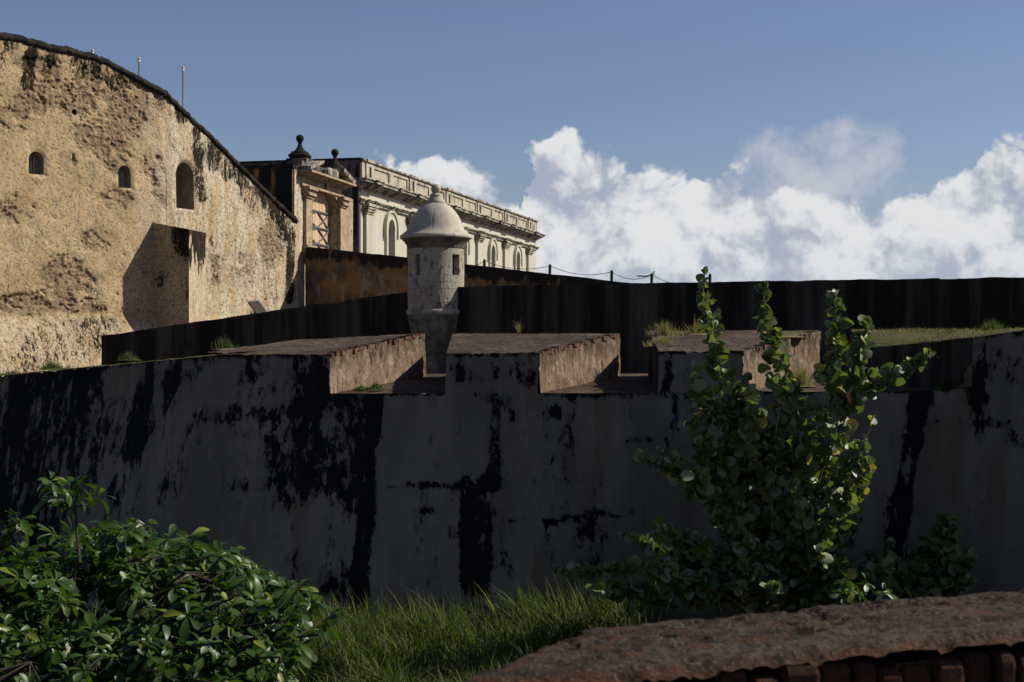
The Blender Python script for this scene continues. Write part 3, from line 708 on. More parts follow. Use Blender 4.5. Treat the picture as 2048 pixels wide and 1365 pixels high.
# ------------------------------------------------------------------ inner walls
def ruled_wall(name, A, B, za, zb, th, z0, mat_, label, n=120, m_=30, seed=0, stain_or_rimlight=None, amp=0.02, cap=None):
    """a straight free-standing wall, camera side from A to B"""
    A = np.array(A, float); B = np.array(B, float); L = np.linalg.norm(B - A); d = (B - A) / L; nn = np.array((d[1], -d[0]))
    root = thing(name, (*((A + B) / 2 - nn * th / 2), z0), label, 'wall')
    u = np.linspace(0, L, n); t = np.linspace(0, 1, m_)
    zt = za + (zb - za) * u / L + 0.030 * fbm(np.column_stack([u * 1.7, u * 0, u * 0]), 5, seed) - 0.03 * (fbm(np.column_stack([u * 1.3, u * 0 + 5, u * 0]), 4, seed + 1) > 0.45)
    U = np.repeat(u, m_); T = np.tile(t, n); Z = z0 + (np.repeat(zt, m_) - z0) * T
    q = np.column_stack([U, Z, U * 0])
    P = A[None, :] + d[None, :] * U[:, None] + nn[None, :] * (0.01 + amp * fbm(q * 1.5, 5, seed + 4))[:, None]
    V = np.column_stack([P, Z])
    obj('wall_face', V, grid_faces(n, m_), mat_, root, {'stain_or_rimlight': stain_or_rimlight(U, Z, np.repeat(zt, m_)) if stain_or_rimlight else U * 0}, True)
    # body behind the face, with the same top line
    pts = [];
    k = np.linspace(0, n - 1, 40).astype(int)
    f = A[None, :] + d[None, :] * u[k][:, None] - nn[None, :] * 0.02; b = f - nn[None, :] * (th - 0.02)
    v = []; fcs = []
    for i in range(len(k)):
        z = zt[k[i]]
        v += [(*f[i], z0), (*f[i], z - 0.004), (*b[i], z - 0.01), (*b[i], z0)]
        if i:
            o_ = (i - 1) * 4
            for a_, b_ in ((0, 1), (1, 2), (2, 3), (3, 0)): fcs.append([o_ + a_, o_ + b_, o_ + 4 + b_, o_ + 4 + a_])
    fcs.append([0, 3, 2, 1]); e = (len(k) - 1) * 4; fcs.append([e, e + 1, e + 2, e + 3])
    obj('wall_core', v, fcs, cap or mat_, root)
    return root
RL = W(203, 672, 41.5); RR = W(838, 580, 40.2)
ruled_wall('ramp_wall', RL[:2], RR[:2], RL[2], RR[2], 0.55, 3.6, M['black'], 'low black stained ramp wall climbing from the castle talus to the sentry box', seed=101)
SL = W(914, 573, 39.55); SR = W(2300, 550, 33.0)
SR[2] = EYE + 1.53
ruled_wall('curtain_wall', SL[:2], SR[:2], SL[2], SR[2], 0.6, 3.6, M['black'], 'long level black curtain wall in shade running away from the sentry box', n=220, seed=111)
OL = W(611, 493.5, 52.7); OR = W(1275, 567.5, 45.4)
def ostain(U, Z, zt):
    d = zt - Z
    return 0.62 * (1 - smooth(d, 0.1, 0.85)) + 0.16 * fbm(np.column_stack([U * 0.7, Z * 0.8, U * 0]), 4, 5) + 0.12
ruled_wall('upper_ramp_wall', OL[:2], OR[:2], OL[2], OR[2], 0.6, 3.6, M['orange'], 'shaded ramp wall with orange patches under a black top, behind the sentry box', n=160, m_=40, seed=121, stain_or_rimlight=ostain, cap=M['black'])

# ------------------------------------------------------------------ castle (sunlit)
KC = np.array((K(330) * 45.4, 45.4)); DL = np.array((-0.643, -0.766)); NL = np.array((0.766, -0.643))
DR = np.array((0.4226, 0.9063)); NR = np.array((0.9063, -0.4226))
def tl_of(px): k = K(px); return (KC[0] - k * KC[1]) / (k * DL[1] - DL[0])
def tr_of(px): k = K(px); return (KC[0] - k * KC[1]) / (k * DR[1] - DR[0])
def zl(px, py): t = tl_of(px); return ZP(py, KC[1] + DL[1] * t)
def zr(px, py): t = tr_of(px); return ZP(py, KC[1] + DR[1] * t)
LT = [(330, 186), (290, 163), (250, 143), (215, 124), (185, 112), (140, 101), (95, 91), (45, 78), (0, 69), (-80, 48), (-200, 20)]
LTt = [float(tl_of(p[0])) for p in LT]; LTz = [float(zl(*p)) for p in LT]
RT = [(330, 186), (345, 203), (400, 255), (460, 315), (520, 375), (560, 415), (588, 441)]
RTt = [float(tr_of(p[0])) for p in RT]; RTz = [float(zr(*p)) for p in RT]
ZK = EYE + 0.85
def talus(z): return np.maximum(ZK - z, 0) * 0.34 + np.maximum(EYE + 8 - z, 0) * 0.02
ROUGH = [(165, 190, 60, 60), (250, 215, 70, 70), (95, 160, 30, 60), (60, 205, 60, 28), (200, 270, 60, 45), (230, 310, 40, 45), (320, 370, 24, 50), (230, 400, 40, 28), (20, 240, 40, 35), (130, 565, 60, 55), (40, 612, 90, 26), (150, 610, 70, 22), (190, 480, 40, 25), (90, 130, 70, 20), (310, 180, 30, 60), (450, 545, 60, 50), (20, 420, 50, 30), (540, 480, 30, 60), (300, 330, 30, 30)]
CST = [(60, 110, 55, 170, 14, .75), (20, 92, 10, 130, 16, .5), (100, 118, 95, 150, 12, .5), (180, 140, 200, 160, 40, .35), (160, 130, 240, 170, 18, .42), (390, 265, 400, 395, 12, .68), (420, 285, 425, 330, 16, .62), (445, 310, 455, 350, 14, .6), (470, 330, 500, 400, 18, .5), (520, 385, 560, 430, 22, .55), (562, 430, 575, 470, 16, .7), (580, 470, 576, 600, 9, .75), (355, 215, 360, 240, 10, .55),
       (180, 655, 200, 690, 26, .6), (215, 650, 225, 665, 18, .5), (195, 620, 205, 632, 14, .5), (180, 585, 195, 590, 14, .4), (160, 680, 60, 720, 60, .45), (20, 480, 10, 560, 30, .28), (420, 470, 430, 560, 10, .4), (540, 560, 545, 600, 10, .4)]
def arch_sdf(u, z, uc, hw, z0, zs):
    """arched opening: half width hw, sill z0, springing zs"""
    du = np.abs(u - uc) - hw
    rect = np.maximum(np.maximum(du, z0 - z), z - zs)
    circ = np.where(z > zs, np.hypot(u - uc, z - zs) - hw, 1e3)
    return np.minimum(rect, circ)
def castle_face(root, dv, nv_, tmax, tk, zk, holes, pale, step, seed, name='wall_face'):
    n = int(tmax / step) + 1; u = np.linspace(0, tmax, n); zt = np.interp(u, tk, zk); z0 = EYE - 1.9
    m_ = int((zt.max() - z0) / step) + 1; t = np.linspace(0, 1, m_)
    U = np.repeat(u, m_); Z = z0 + (np.repeat(zt, m_) - z0) * np.tile(t, n)
    # snap grid to hole outlines
    sd = np.full(U.shape, 9.0)
    for hfun in holes: sd = np.minimum(sd, hfun(U, Z))
    f = grid_faces(n, m_)
    if holes:
        cu, cz = U[f].mean(1), Z[f].mean(1); sc = np.full(cu.shape, 9.0)
        for hfun in holes: sc = np.minimum(sc, hfun(cu, cz))
        kp = sc > 0
        usedin = np.zeros(U.shape, bool); usedin[f[~kp].ravel()] = True
        usedout = np.zeros(U.shape, bool); usedout[f[kp].ravel()] = True
        b = usedin & usedout; e = 1e-3
        for _ in range(6):
            def S_(a, c):
                r = np.full(a.shape, 9.0)
                for hfun in holes: r = np.minimum(r, hfun(a, c))
                return r
            s0 = S_(U[b], Z[b]); gu = (S_(U[b] + e, Z[b]) - s0) / e; gz = (S_(U[b], Z[b] + e) - s0) / e
            gl = np.maximum(gu * gu + gz * gz, 0.2); U[b] -= 0.8 * s0 * gu / gl; Z[b] -= 0.8 * s0 * gz / gl
        f = f[kp]
    base = KC[None, :] + dv[None, :] * U[:, None] + nv_[None, :] * talus(Z)[:, None]
    P = np.column_stack([base, Z]); px, py = topix(P)
    q = np.column_stack([U, Z, U * 0 + seed])
    rg = np.zeros(U.shape)
    for x, y, a, b_ in ROUGH: rg = np.maximum(rg, 1 - smooth(np.hypot((px - x) / a, (py - y) / b_), 0.5, 1.25))
    rg = np.clip(rg * (0.75 + 0.9 * fbm(q * 1.6, 4, seed)) + 0.35 * smooth(fbm(q * 1.1, 4, seed + 2), 0.2, 0.55), 0, 1)
    st = strokes(px, py, CST)
    st += 0.34 * (1 - smooth(np.interp(U, tk, zk) - Z, 0.0, 1.1)) * smooth(fbm(q * (1.3, 0.3, 1), 4, seed + 7), -0.25, 0.35)
    st += 0.10 * pale * smooth(fbm(q * (2.0, 0.4, 1), 4, seed + 8), 0.0, 0.5)
    near = smooth(sd, 0.0, 0.10) if holes else 1.0
    d = 0.03 * fbm(q * 0.9, 4, seed + 3) + 0.015 * fbm(q * 4, 4, seed + 4)
    loss = smooth(fbm(q * (3.6, 5.0, 1), 5, seed + 9, 0.62) + (rg - 0.5) * 0.9, 0.05, 0.13)
    pits = smooth(fbm(q * (8.0, 11.5, 1), 3, seed + 12), 0.34, 0.5) * (0.35 + rg)
    rid = 1 - np.abs(fbm(q * 3.2, 4, seed + 5)) * 2.2
    d = d - rg * (0.02 + 0.06 * np.abs(fbm(q * (6, 9, 1), 4, seed + 6)) * 2.0) - 0.040 * loss - 0.055 * pits * smooth(fbm(q * 0.8, 3, seed + 14), -0.2, 0.3) + 0.05
    edge = smooth(np.interp(U, tk, zk) - Z, 0.0, 0.15)
    P[:, :2] += nv_[None, :] * (d * near * np.clip(smooth(U, 0.0, 0.25), 0, 1))[:, None]
    o = obj(name, P, f, M['castle'], root, {'rough': np.clip(0.65 * rg + 0.55 * loss * (0.3 + rg) + 0.4 * pits, 0, 1), 'stain_or_rimlight': st, 'pale': np.clip(np.full(U.shape, pale) + (1 - pale) * 0.75 * (1 - smooth(U + 0.5 * fbm(q * 1.2, 3, 8), 0.1, 1.3)) - pale * 0.45 * (1 - smooth(U, 0.0, 0.4)) + 0.6 * (1 - smooth(Z, ZK - 0.35, ZK + 0.05)), 0, 1)}, True)
    return o
def arch_opening(root, dv, nv_, uc, hw, z0, zs, depth, back_mat, name, planks=0):
    """reveal of an opening plus its back; returns the reveal"""
    def P(u, w, z):
        q = KC + dv * u + nv_ * (w + float(talus(np.array(z)))); return (q[0], q[1], z)
    out = [(uc - hw, z0), (uc + hw, z0)] + [(uc + hw * math.cos(a), zs + hw * math.sin(a)) for a in np.linspace(0, math.pi, 15)]
    sgn = 1
    v = [P(u, 0.012, z) for u, z in out] + [P(u, -depth, z) for u, z in out]; n = len(out)
    f = [[i, (i + 1) % n, n + (i + 1) % n, n + i] for i in range(n)]
    o = obj(name, v, f, M['reveal'], root)
    bv = [P(u, -depth + 0.004, z) for u, z in out]
    if planks:
        m_ = MB(); m_.add([P(u, -depth + 0.002, z) for u, z in out], [list(range(n))]); m_.build('backing', M['dim'], o)
        w_ = 2 * hw / planks
        for i in range(planks):
            a, b = uc - hw + i * w_ + 0.012, uc - hw + (i + 1) * w_ - 0.012
            zz = lambda u: zs + math.sqrt(max(hw * hw - (u - uc) ** 2, 0)) - 0.01
            pm = MB(); w0, w1 = -depth + 0.01, -depth + 0.05 + 0.02 * (i % 2)
            pm.hexa([P(a, w0, z0), P(a, w1, z0), P(b, w1, z0), P(b, w0, z0), P(a, w0, zz(a)), P(a, w1, zz(a)), P(b, w1, zz(b)), P(b, w0, zz(b))])
            pm.build('shutter_plank', M['shutter'], o)
    else:
        obj('niche_back', bv, [list(range(n))], back_mat, o)
    return o
def build_castle():
    root = thing('castle_wall', (KC[0], KC[1], EYE - 1.9), 'tall sunlit ochre castle wall with crumbling plaster, dark coping and small arched windows', 'fortress wall')
    # small windows in the left face: centre px, half width px etc.
    def win(px, pytop, pybot, hw):
        uc = float(tl_of(px)); z0 = float(zl(px, pybot)); zt = float(zl(px, pytop)); return uc, hw, z0, zt - hw
    w1 = win(70.5, 304, 349, 0.24); w2 = win(247, 332, 376, 0.22)
    ho = (float(tl_of(148)), float(zl(148, 225)))
    holesL = [lambda u, z, w=w: arch_sdf(u, z, *w) for w in (w1, w2)] + [lambda u, z: np.hypot(u - ho[0], z - ho[1]) - 0.085]
    castle_face(root, DL, NL, LTt[-1] - 0.05, LTt, LTz, holesL, 0.0, 0.034, 300)
    for w in (w1, w2): arch_opening(root, DL, NL, *w, 0.34, None, 'window_opening', planks=5)
    pm = MB(); c = KC + DL * ho[0]; t_ = float(talus(np.array(ho[1])))
    pm.tube([(*(c + NL * (t_ + 0.005)), ho[1]), (*(c + NL * (t_ - 0.5)), ho[1])], 0.10, 12, False); pm.build('drain_hole', M['dim'], root)
    w3 = (float(tr_of(366)), 0.0, 0, 0)
    a, b = float(tr_of(349)), float(tr_of(384)); uc = (a + b) / 2; hw = (b - a) / 2
    z0 = float(zr(366, 418)); zt = float(zr(366, 325)); w3 = (uc, hw, z0, zt - hw)
    castle_face(root, DR, NR, RTt[-1], RTt, RTz, [lambda u, z: arch_sdf(u, z, *w3)], 1.0, 0.034, 340)
    arch_opening(root, DR, NR, *w3, 0.55, M['reveal'], 'niche')
    # solid body behind the skins
    def back(dv, nv_, t, z, w): q = KC + dv * t + nv_ * w; return (q[0], q[1])
    mb = MB(); L_ = [(t, z) for t, z in zip(LTt, LTz)]; R_ = [(t, z) for t, z in zip(RTt, RTz)]
    for dv, nv_, tz in ((DL, NL, L_), (DR, NR, R_)):
        v = []; f = []
        for i, (t, z) in enumerate(tz):
            p = KC + dv * t; wi = 0.72
            fq, bq = p - nv_ * wi, p - nv_ * 2.6
            v += [(*fq, EYE - 2), (*fq, z - 0.06), (*bq, z - 0.06), (*bq, EYE - 2)]
            if i:
                o_ = (i - 1) * 4
                for a_, b_ in ((0, 1), (1, 2), (2, 3), (3, 0)): f.append([o_ + a_, o_ + b_, o_ + 4 + b_, o_ + 4 + a_])
        e = (len(tz) - 1) * 4; f += [[0, 3, 2, 1], [e, e + 1, e + 2, e + 3]]
        mb.add(v, f)
    mb.build('wall_core', M['reveal'], root)
    # coping: one uneven dark length per face
    for dv, nv_, tk, zk, sd_ in ((DL, NL, LTt, LTz, 5), (DR, NR, RTt, RTz, 6)):
        n = 320; u = np.linspace(tk[0], tk[-1], n); zt = np.interp(u, tk, zk)
        # round the profile over so that the slope changes read as weathered, not as a bent sheet
        r1 = fbm(np.column_stack([u * 2.2, u * 0, u * 0 + sd_]), 4, sd_) * 0.025 - 0.03 * (fbm(np.column_stack([u * 3.7, u * 0, u * 0 + 2]), 2, sd_ + 4) > 0.1); r2 = fbm(np.column_stack([u * 6, u * 0 + 3, u * 0]), 3, sd_ + 1) * 0.02
        prof = [(0.02, -0.16), (0.09, -0.13), (0.13, -0.05), (0.10, 0.04), (0.0, 0.09), (-0.45, 0.10), (-0.75, 0.02), (-0.75, -0.2)]
        v = []; m_ = len(prof)
        for i in range(n):
            c = KC + dv * u[i]; tl_ = float(talus(np.array(zt[i])))
            for w_, h_ in prof:
                q = c + nv_ * (tl_ + w_ + r2[i]); v.append((q[0], q[1], zt[i] + h_ + r1[i]))
        v = np.array(v); v += (fbm(v * 9, 3, 8) * 0.02)[:, None]
        obj('coping', v, grid_faces(n, m_), M['blackstone'], root, smooth_=True)
    # buttress
    A = np.array((-11.48, 44.92)); B = np.array((-10.07, 44.34)); Cc = np.array((-10.15, 47.4))
    zA, zB, zC = ZP(444, 44.92), ZP(459, 44.34), ZP(467, 47.4)
    bt = thing('buttress', ((A[0] + Cc[0]) / 2, 45.8, EYE - 1.9), 'blocky plastered buttress with soot black top standing against the castle wall', 'buttress')
    def patch(p, q, zp, zq, stf, mt, sd_):
        L = np.linalg.norm(q - p); n = int(L / 0.05) + 2; m_ = 90; u = np.linspace(0, 1, n); t = np.linspace(0, 1, m_)
        d = (q - p) / L; nn = np.array((d[1], -d[0])); U = np.repeat(u, m_) * L; z0 = EYE - 1.9
        Z = z0 + ((zp + (zq - zp) * np.repeat(u, m_)) - z0) * np.tile(t, n)
        qn = np.column_stack([U, Z, U * 0 + sd_]); ed = smooth(np.minimum(U, L - U), 0, 0.08)
        V = np.column_stack([p[None, :] + d[None, :] * U[:, None] + nn[None, :] * ((0.02 * fbm(qn * 1.4, 5, sd_)) * ed)[:, None], Z])
        tz = (zp + (zq - zp) * np.repeat(u, m_)) - Z
        obj('buttress_face', V, grid_faces(n, m_), M['castle'], bt, {'rough': np.clip(0.5 * fbm(qn, 4, sd_ + 1), 0, 1), 'stain_or_rimlight': stf(U / L, tz, qn), 'pale': U * 0 + (0.8 if mt else 0.1)}, True)
    patch(A, B, zA, zB, lambda u, d, q: 0.95 * smooth(u, 0.35, 0.8) * (1 - smooth(d, 0.5, 1.5)) + 0.9 * smooth(fbm(q * 0.9, 4, 3), -0.25, 0.25) * smooth(d, 1.2, 2.0), 0, 400)
    patch(B, Cc, zB, zC, lambda u, d, q: 0.95 * (1 - smooth(d, 0.7, 1.9)) - 0.85 * smooth(fbm(q * 1.6, 4, 13), 0.02, 0.16), 1, 410)
    tp = MB(); ins = 0.02
    tp.add([(*A, zA), (*B, zB), (*Cc, zC), (*(A + (Cc - B)), zA + 0.15)], [[0, 1, 2, 3]])
    tp.build('buttress_top', M['blackstone'], bt)
build_castle()

# ------------------------------------------------------------------ white building
BF = Frame(W(720, 320, 65), R(14.3))
ZT = EYE + 8.27
def build_white():
    root = thing('white_building', (*BF.P(17.5, -4, 0)[:2], EYE + 1.0), 'long whitewashed barracks with pilasters, cornice and panelled parapet above the ramp', 'building')
    Lb = 34.8
    z0 = EYE + 1.0; zc1 = ZT - 0.88; zc0 = zc1 - 0.34; za1 = zc0 - 0.54; za0 = za1 - 0.20
    m = MB()
    # facade wall with window holes built of strips
    pil = [0.45 + 6.32 * i for i in range(6)]; pw = 0.95
    bays = [(pil[i] + pw + pil[i + 1]) / 2 for i in range(5)]
    hw = 0.46; zw0 = EYE + 1.35; zs = EYE + 5.40
    e = 0
    prev = 0.0
    for c in bays:
        BF.box(m, prev, c - hw, -0.5, 0, z0, za1); BF.box(m, c - hw, c + hw, -0.5, 0, z0, zw0)
        # arched head
        arc = [(c + hw * math.cos(a), zs + hw * math.sin(a)) for a in np.linspace(math.pi, 0, 11)]
        for i in range(10):
            (ua, zA), (ub, zB) = arc[i], arc[i + 1]
            m.hexa([BF.P(ua, -0.5, zA), BF.P(ua, 0, zA), BF.P(ub, 0, zB), BF.P(ub, -0.5, zB), BF.P(ua, -0.5, za1), BF.P(ua, 0, za1), BF.P(ub, 0, za1), BF.P(ub, -0.5, za1)])
        prev = c + hw
    BF.box(m, prev, Lb, -0.5, 0, z0, za1)
    BF.box(m, 0.0, Lb, -0.5, 0.0, za1, ZT - 0.04)
    m.build('facade_wall', M['white'], root)
    m = MB(); BF.box(m, 0.02, Lb - 0.02, -8.5, -0.52, z0, ZT - 0.35); m.build('building_core', M['sooty'], root)
    m = MB(); BF.box(m, -0.12, 0.0, -9.0, 0.04, z0, ZT); m.build('end_wall', M['sooty'], root)
    m = MB(); BF.box(m, -0.16, 0.06, -9.04, 0.10, ZT, ZT + 0.10); m.build('end_coping', M['blackstone'], root)
    for c in bays:
        w = MB(); 
        for s_ in (-1, 1):
            u0, u1 = (c - hw - 0.26, c - hw - 0.02) if s_ < 0 else (c + hw + 0.02, c + hw + 0.26)
            BF.box(w, u0, u1, 0, 0.12, zw0, zs)
            u0, u1 = (c - hw - 0.32, c - hw - 0.27) if s_ < 0 else (c + hw + 0.27, c + hw + 0.32)
        ro, ri = hw + 0.28, hw + 0.02
        A_ = np.linspace(math.pi, 0, 13)
        for i in range(12):
            a, b = A_[i], A_[i + 1]
            q = [(ri, a), (ri, b), (ro, b), (ro, a)]
            f_ = [BF.P(c + r * math.cos(x), 0, zs + r * math.sin(x)) for r, x in q]; g_ = [BF.P(c + r * math.cos(x), 0.13, zs + r * math.sin(x)) for r, x in q]
            w.add(f_ + g_, [[0, 1, 2, 3], [7, 6, 5, 4], [0, 4, 5, 1], [1, 5, 6, 2], [2, 6, 7, 3], [3, 7, 4, 0]])
        ro2 = hw + 0.46
        for i in range(12):
            a, b = A_[i], A_[i + 1]
            q = [(ro + 0.06, a), (ro + 0.06, b), (ro2, b), (ro2, a)]
            f_ = [BF.P(c + r * math.cos(x), 0, zs + 0.02 + r * math.sin(x)) for r, x in q]; g_ = [BF.P(c + r * math.cos(x), 0.19, zs + 0.02 + r * math.sin(x)) for r, x in q]
            w.add(f_ + g_, [[0, 1, 2, 3], [7, 6, 5, 4], [0, 4, 5, 1], [1, 5, 6, 2], [2, 6, 7, 3], [3, 7, 4, 0]])
        for s_ in (-1, 1):
            u0, u1 = (c - ro2, c - ro - 0.05) if s_ < 0 else (c + ro + 0.05, c + ro2)
            BF.box(w, u0, u1, 0, 0.19, zs - 0.45, zs + 0.02)
        wo = w.build('window_surround', M['white'], root)
        b = MB(); BF.box(b, c - hw, c + hw, -0.46, -0.40, zw0, zs + hw); b.build('window_dark', M['dim'], wo)
        z = zw0 + 0.03; i = 0
        while z < zs + hw - 0.05:
            hh = hw - 0.03 if z < zs else math.sqrt(max(hw * hw - (z - zs) ** 2, 0.0009)) - 0.02
            if hh > 0.05:
                l = MB(); l.hexa([BF.P(c - hh, -0.36, z + 0.08), BF.P(c - hh, -0.28, z), BF.P(c + hh, -0.28, z), BF.P(c + hh, -0.36, z + 0.08), BF.P(c - hh, -0.36, z + 0.11), BF.P(c - hh, -0.28, z + 0.03), BF.P(c + hh, -0.28, z + 0.03), BF.P(c + hh, -0.36, z + 0.11)])
                l.build('louvre_slat', M['shutter'], wo)
            z += 0.13
    for p in pil:
        q = MB(); BF.box(q, p, p + pw, 0, 0.16, z0, za0 - 0.46); o = q.build('pilaster', M['white'], root)
        cpt = MB()
        for i in range(4): BF.box(cpt, p - 0.05 - 0.05 * i, p + pw + 0.05 + 0.05 * i, 0, 0.20 + 0.055 * i, za0 - 0.455 + 0.115 * i, za0 - 0.36 + 0.115 * i + (0.02 if i == 3 else 0))
        BF.box(cpt, p + 0.003, p + pw - 0.003, 0, 0.17, za0 - 0.46, za0 - 0.02)
        cpt.build('capital', M['moulding'], o)
    # entablature
    def course(name, lay, mt):
        q = MB()
        for (d, a, b) in lay:
            BF.box(q, -0.12 - d, Lb + d, 0.001, d, a, b)
            for p in pil: BF.box(q, p - 0.06, p + pw + 0.06, d - 0.01, d + 0.13, a + 0.002, b - 0.002)
            for c in bays: BF.box(q, c - 0.16, c + 0.16, d - 0.01, d + 0.10, a + 0.004, b - 0.004)
        q.build(name, mt, root)
    course('architrave', [(0.12, za0, za0 + 0.09), (0.18, za0 + 0.095, za0 + 0.15), (0.24, za0 + 0.155, za1)], M['moulding'])
    course('cornice', [(0.10, zc0 - 0.08, zc0), (0.22, zc0 + 0.004, zc0 + 0.08), (0.36, zc0 + 0.084, zc0 + 0.17), (0.54, zc0 + 0.174, zc1 - 0.05), (0.60, zc1 - 0.046, zc1)], M['moulding'])
    # parapet: rails and stiles stand proud round recessed panels
    zp0, zp1 = zc1 + 0.002, ZT
    q = MB(); BF.box(q, 0, Lb, 0.002, 0.10, zp0, zp0 + 0.20); BF.box(q, 0, Lb, 0.002, 0.10, zp1 - 0.20, zp1 - 0.02)
    cuts = []
    for i, p in enumerate(pil):
        cuts.append((p + 0.36, p + 0.60, 'n'))
        if i < 5:
            a, b = p + pw + 0.12, pil[i + 1] - 0.12; mdl = (a + b) / 2
            cuts += [(a + 0.1, mdl - 0.28, 'w'), (mdl + 0.28, b - 0.1, 'w')]
    prev = 0
    for a, b, k in cuts:
        BF.box(q, prev, a, 0.003, 0.099, zp0 + 0.20, zp1 - 0.20); prev = b
    BF.box(q, prev, Lb, 0.003, 0.099, zp0 + 0.20, zp1 - 0.20)
    for p in pil: BF.box(q, p - 0.04, p + pw + 0.04, 0.10, 0.17, zp0 + 0.004, zp0 + 0.18); 
    for p in pil:
        BF.box(q, p - 0.04, p + 0.33, 0.09, 0.17, zp0 + 0.18, zp1 - 0.03); BF.box(q, p + 0.63, p + pw + 0.04, 0.09, 0.17, zp0 + 0.18, zp1 - 0.03)
        BF.box(q, p + 0.33, p + 0.63, 0.09, 0.168, zp1 - 0.21, zp1 - 0.03)
    par = q.build('parapet', M['parapet'], root)
    for a, b, k in cuts:
        if k == 'w':
            q = MB(); BF.box(q, a + 0.004, b - 0.004, 0.002, 0.035, zp0 + 0.203, zp1 - 0.203); q.build('parapet_panel', M['parapet'], par)
    q = MB(); BF.box(q, -0.1, Lb + 0.15, -0.55, 0.20, ZT - 0.01, ZT + 0.07); 
    for p in pil: BF.box(q, p - 0.07, p + pw + 0.07, -0.5, 0.25, ZT - 0.03, ZT + 0.09)
    q.build('coping', M['moulding'], root)
    # low vault on the roof and the pale arched hood near the end wall
    v = []; n = 20; c0 = np.array(BF.P(13.2, -2.6, 0)[:2])
    dm = MB(); dm.lathe([(1.75 * math.cos(a), ZT - 0.75 + 1.55 * math.sin(a)) for a in np.linspace(0, 1.5, 10)], c0, 28)
    dm.build('roof_vault', M['parapet'], root, smooth_=True)
    ah = MB(); p0 = W(546, 330, 70); 
    A_ = np.linspace(0, math.pi, 13)
    for i in range(12):
        a, b = A_[i], A_[i + 1]; ro, ri = 0.50, 0.36; yy = p0[1]; 
        q = [(ri, a), (ri, b), (ro, b), (ro, a)]
        cx, cz = p0[0], ZT - 0.15
        f_ = [(cx + r * math.cos(x) + 0.08, yy - 0.25, cz + r * 0.92 * math.sin(x)) for r, x in q]; g_ = [(cx + r * math.cos(x) - 0.30, yy + 0.75, cz + r * 0.92 * math.sin(x)) for r, x in q]
        ah.add(f_ + g_, [[0, 1, 2, 3], [7, 6, 5, 4], [0, 4, 5, 1], [1, 5, 6, 2], [2, 6, 7, 3], [3, 7, 4, 0]])
    ah.build('roof_hood', M['white'], root)
    dp = MB(); x = BF.P(-0.22, 0.02, 0); dp.tube([(x[0], x[1], z0), (x[0], x[1], ZT - 1.3)], 0.06, 8); dp.build('downpipe', M['iron'], root)
build_white()

# ------------------------------------------------------------------ gate
GF = Frame(W(587, 335, 52), R(12))
def finial(name, c, zb, sc, label, grp):
    """stepped base, bulging cushion, flared neck, collar and ball"""
    t = thing(name, (c[0], c[1], zb), label, 'finial', grp)
    q = MB(); a = R(12); 
    fr = Frame((c[0], c[1], 0), a)
    fr.box(q, -0.54 * sc, 0.54 * sc, -0.54 * sc, 0.54 * sc, zb, zb + 0.50 * sc); q.build('pedestal', M['sooty'], t, bevel=0.02)
    z = zb + 0.50 * sc; sq = 4
    prof = [(0.38, 0.0), (0.47, 0.03), (0.545, 0.09), (0.56, 0.16), (0.53, 0.22), (0.45, 0.255), (0.42, 0.29), (0.43, 0.33), (0.40, 0.35)]
    v = []; f = []; n = 24
    for r, h in prof:
        for j in range(n):
            th = 2 * math.pi * j / n + a; cs, sn = math.cos(th), math.sin(th)
            # squarish cushion
            k = (abs(cs) ** 5 + abs(sn) ** 5) ** (-1 / 5)
            x_, y_ = r * sc * k * cs, r * sc * k * sn
            v.append((c[0] + x_ * math.cos(a) + y_ * math.sin(a) * 0 , c[1] + y_, z + h * sc))
    for i in range(len(prof) - 1):
        for j in range(n): f.append([i * n + j, i * n + (j + 1) % n, (i + 1) * n + (j + 1) % n, (i + 1) * n + j])
    f.append([(len(prof) - 1) * n + j for j in range(n)])
    obj('cushion', v, f, M['blackstone'], t, smooth_=True)
    z += 0.34 * sc
    q = MB(); q.lathe([(r * sc, z + h * sc) for r, h in [(0.36, 0), (0.32, 0.05), (0.22, 0.14), (0.14, 0.26), (0.095, 0.40), (0.085, 0.46), (0.13, 0.475), (0.13, 0.51), (0.09, 0.52)]], c, 20); q.build('neck', M['blackstone'], t, smooth_=True)
    z += 0.50 * sc
    q = MB(); q.lathe([(max(0.20 * sc * math.sin(a_), 0.004), z + 0.19 * sc - 0.20 * sc * math.cos(a_)) for a_ in np.linspace(0.02, 3.12, 14)], c, 20); q.build('ball', M['blackstone'], t, smooth_=True)
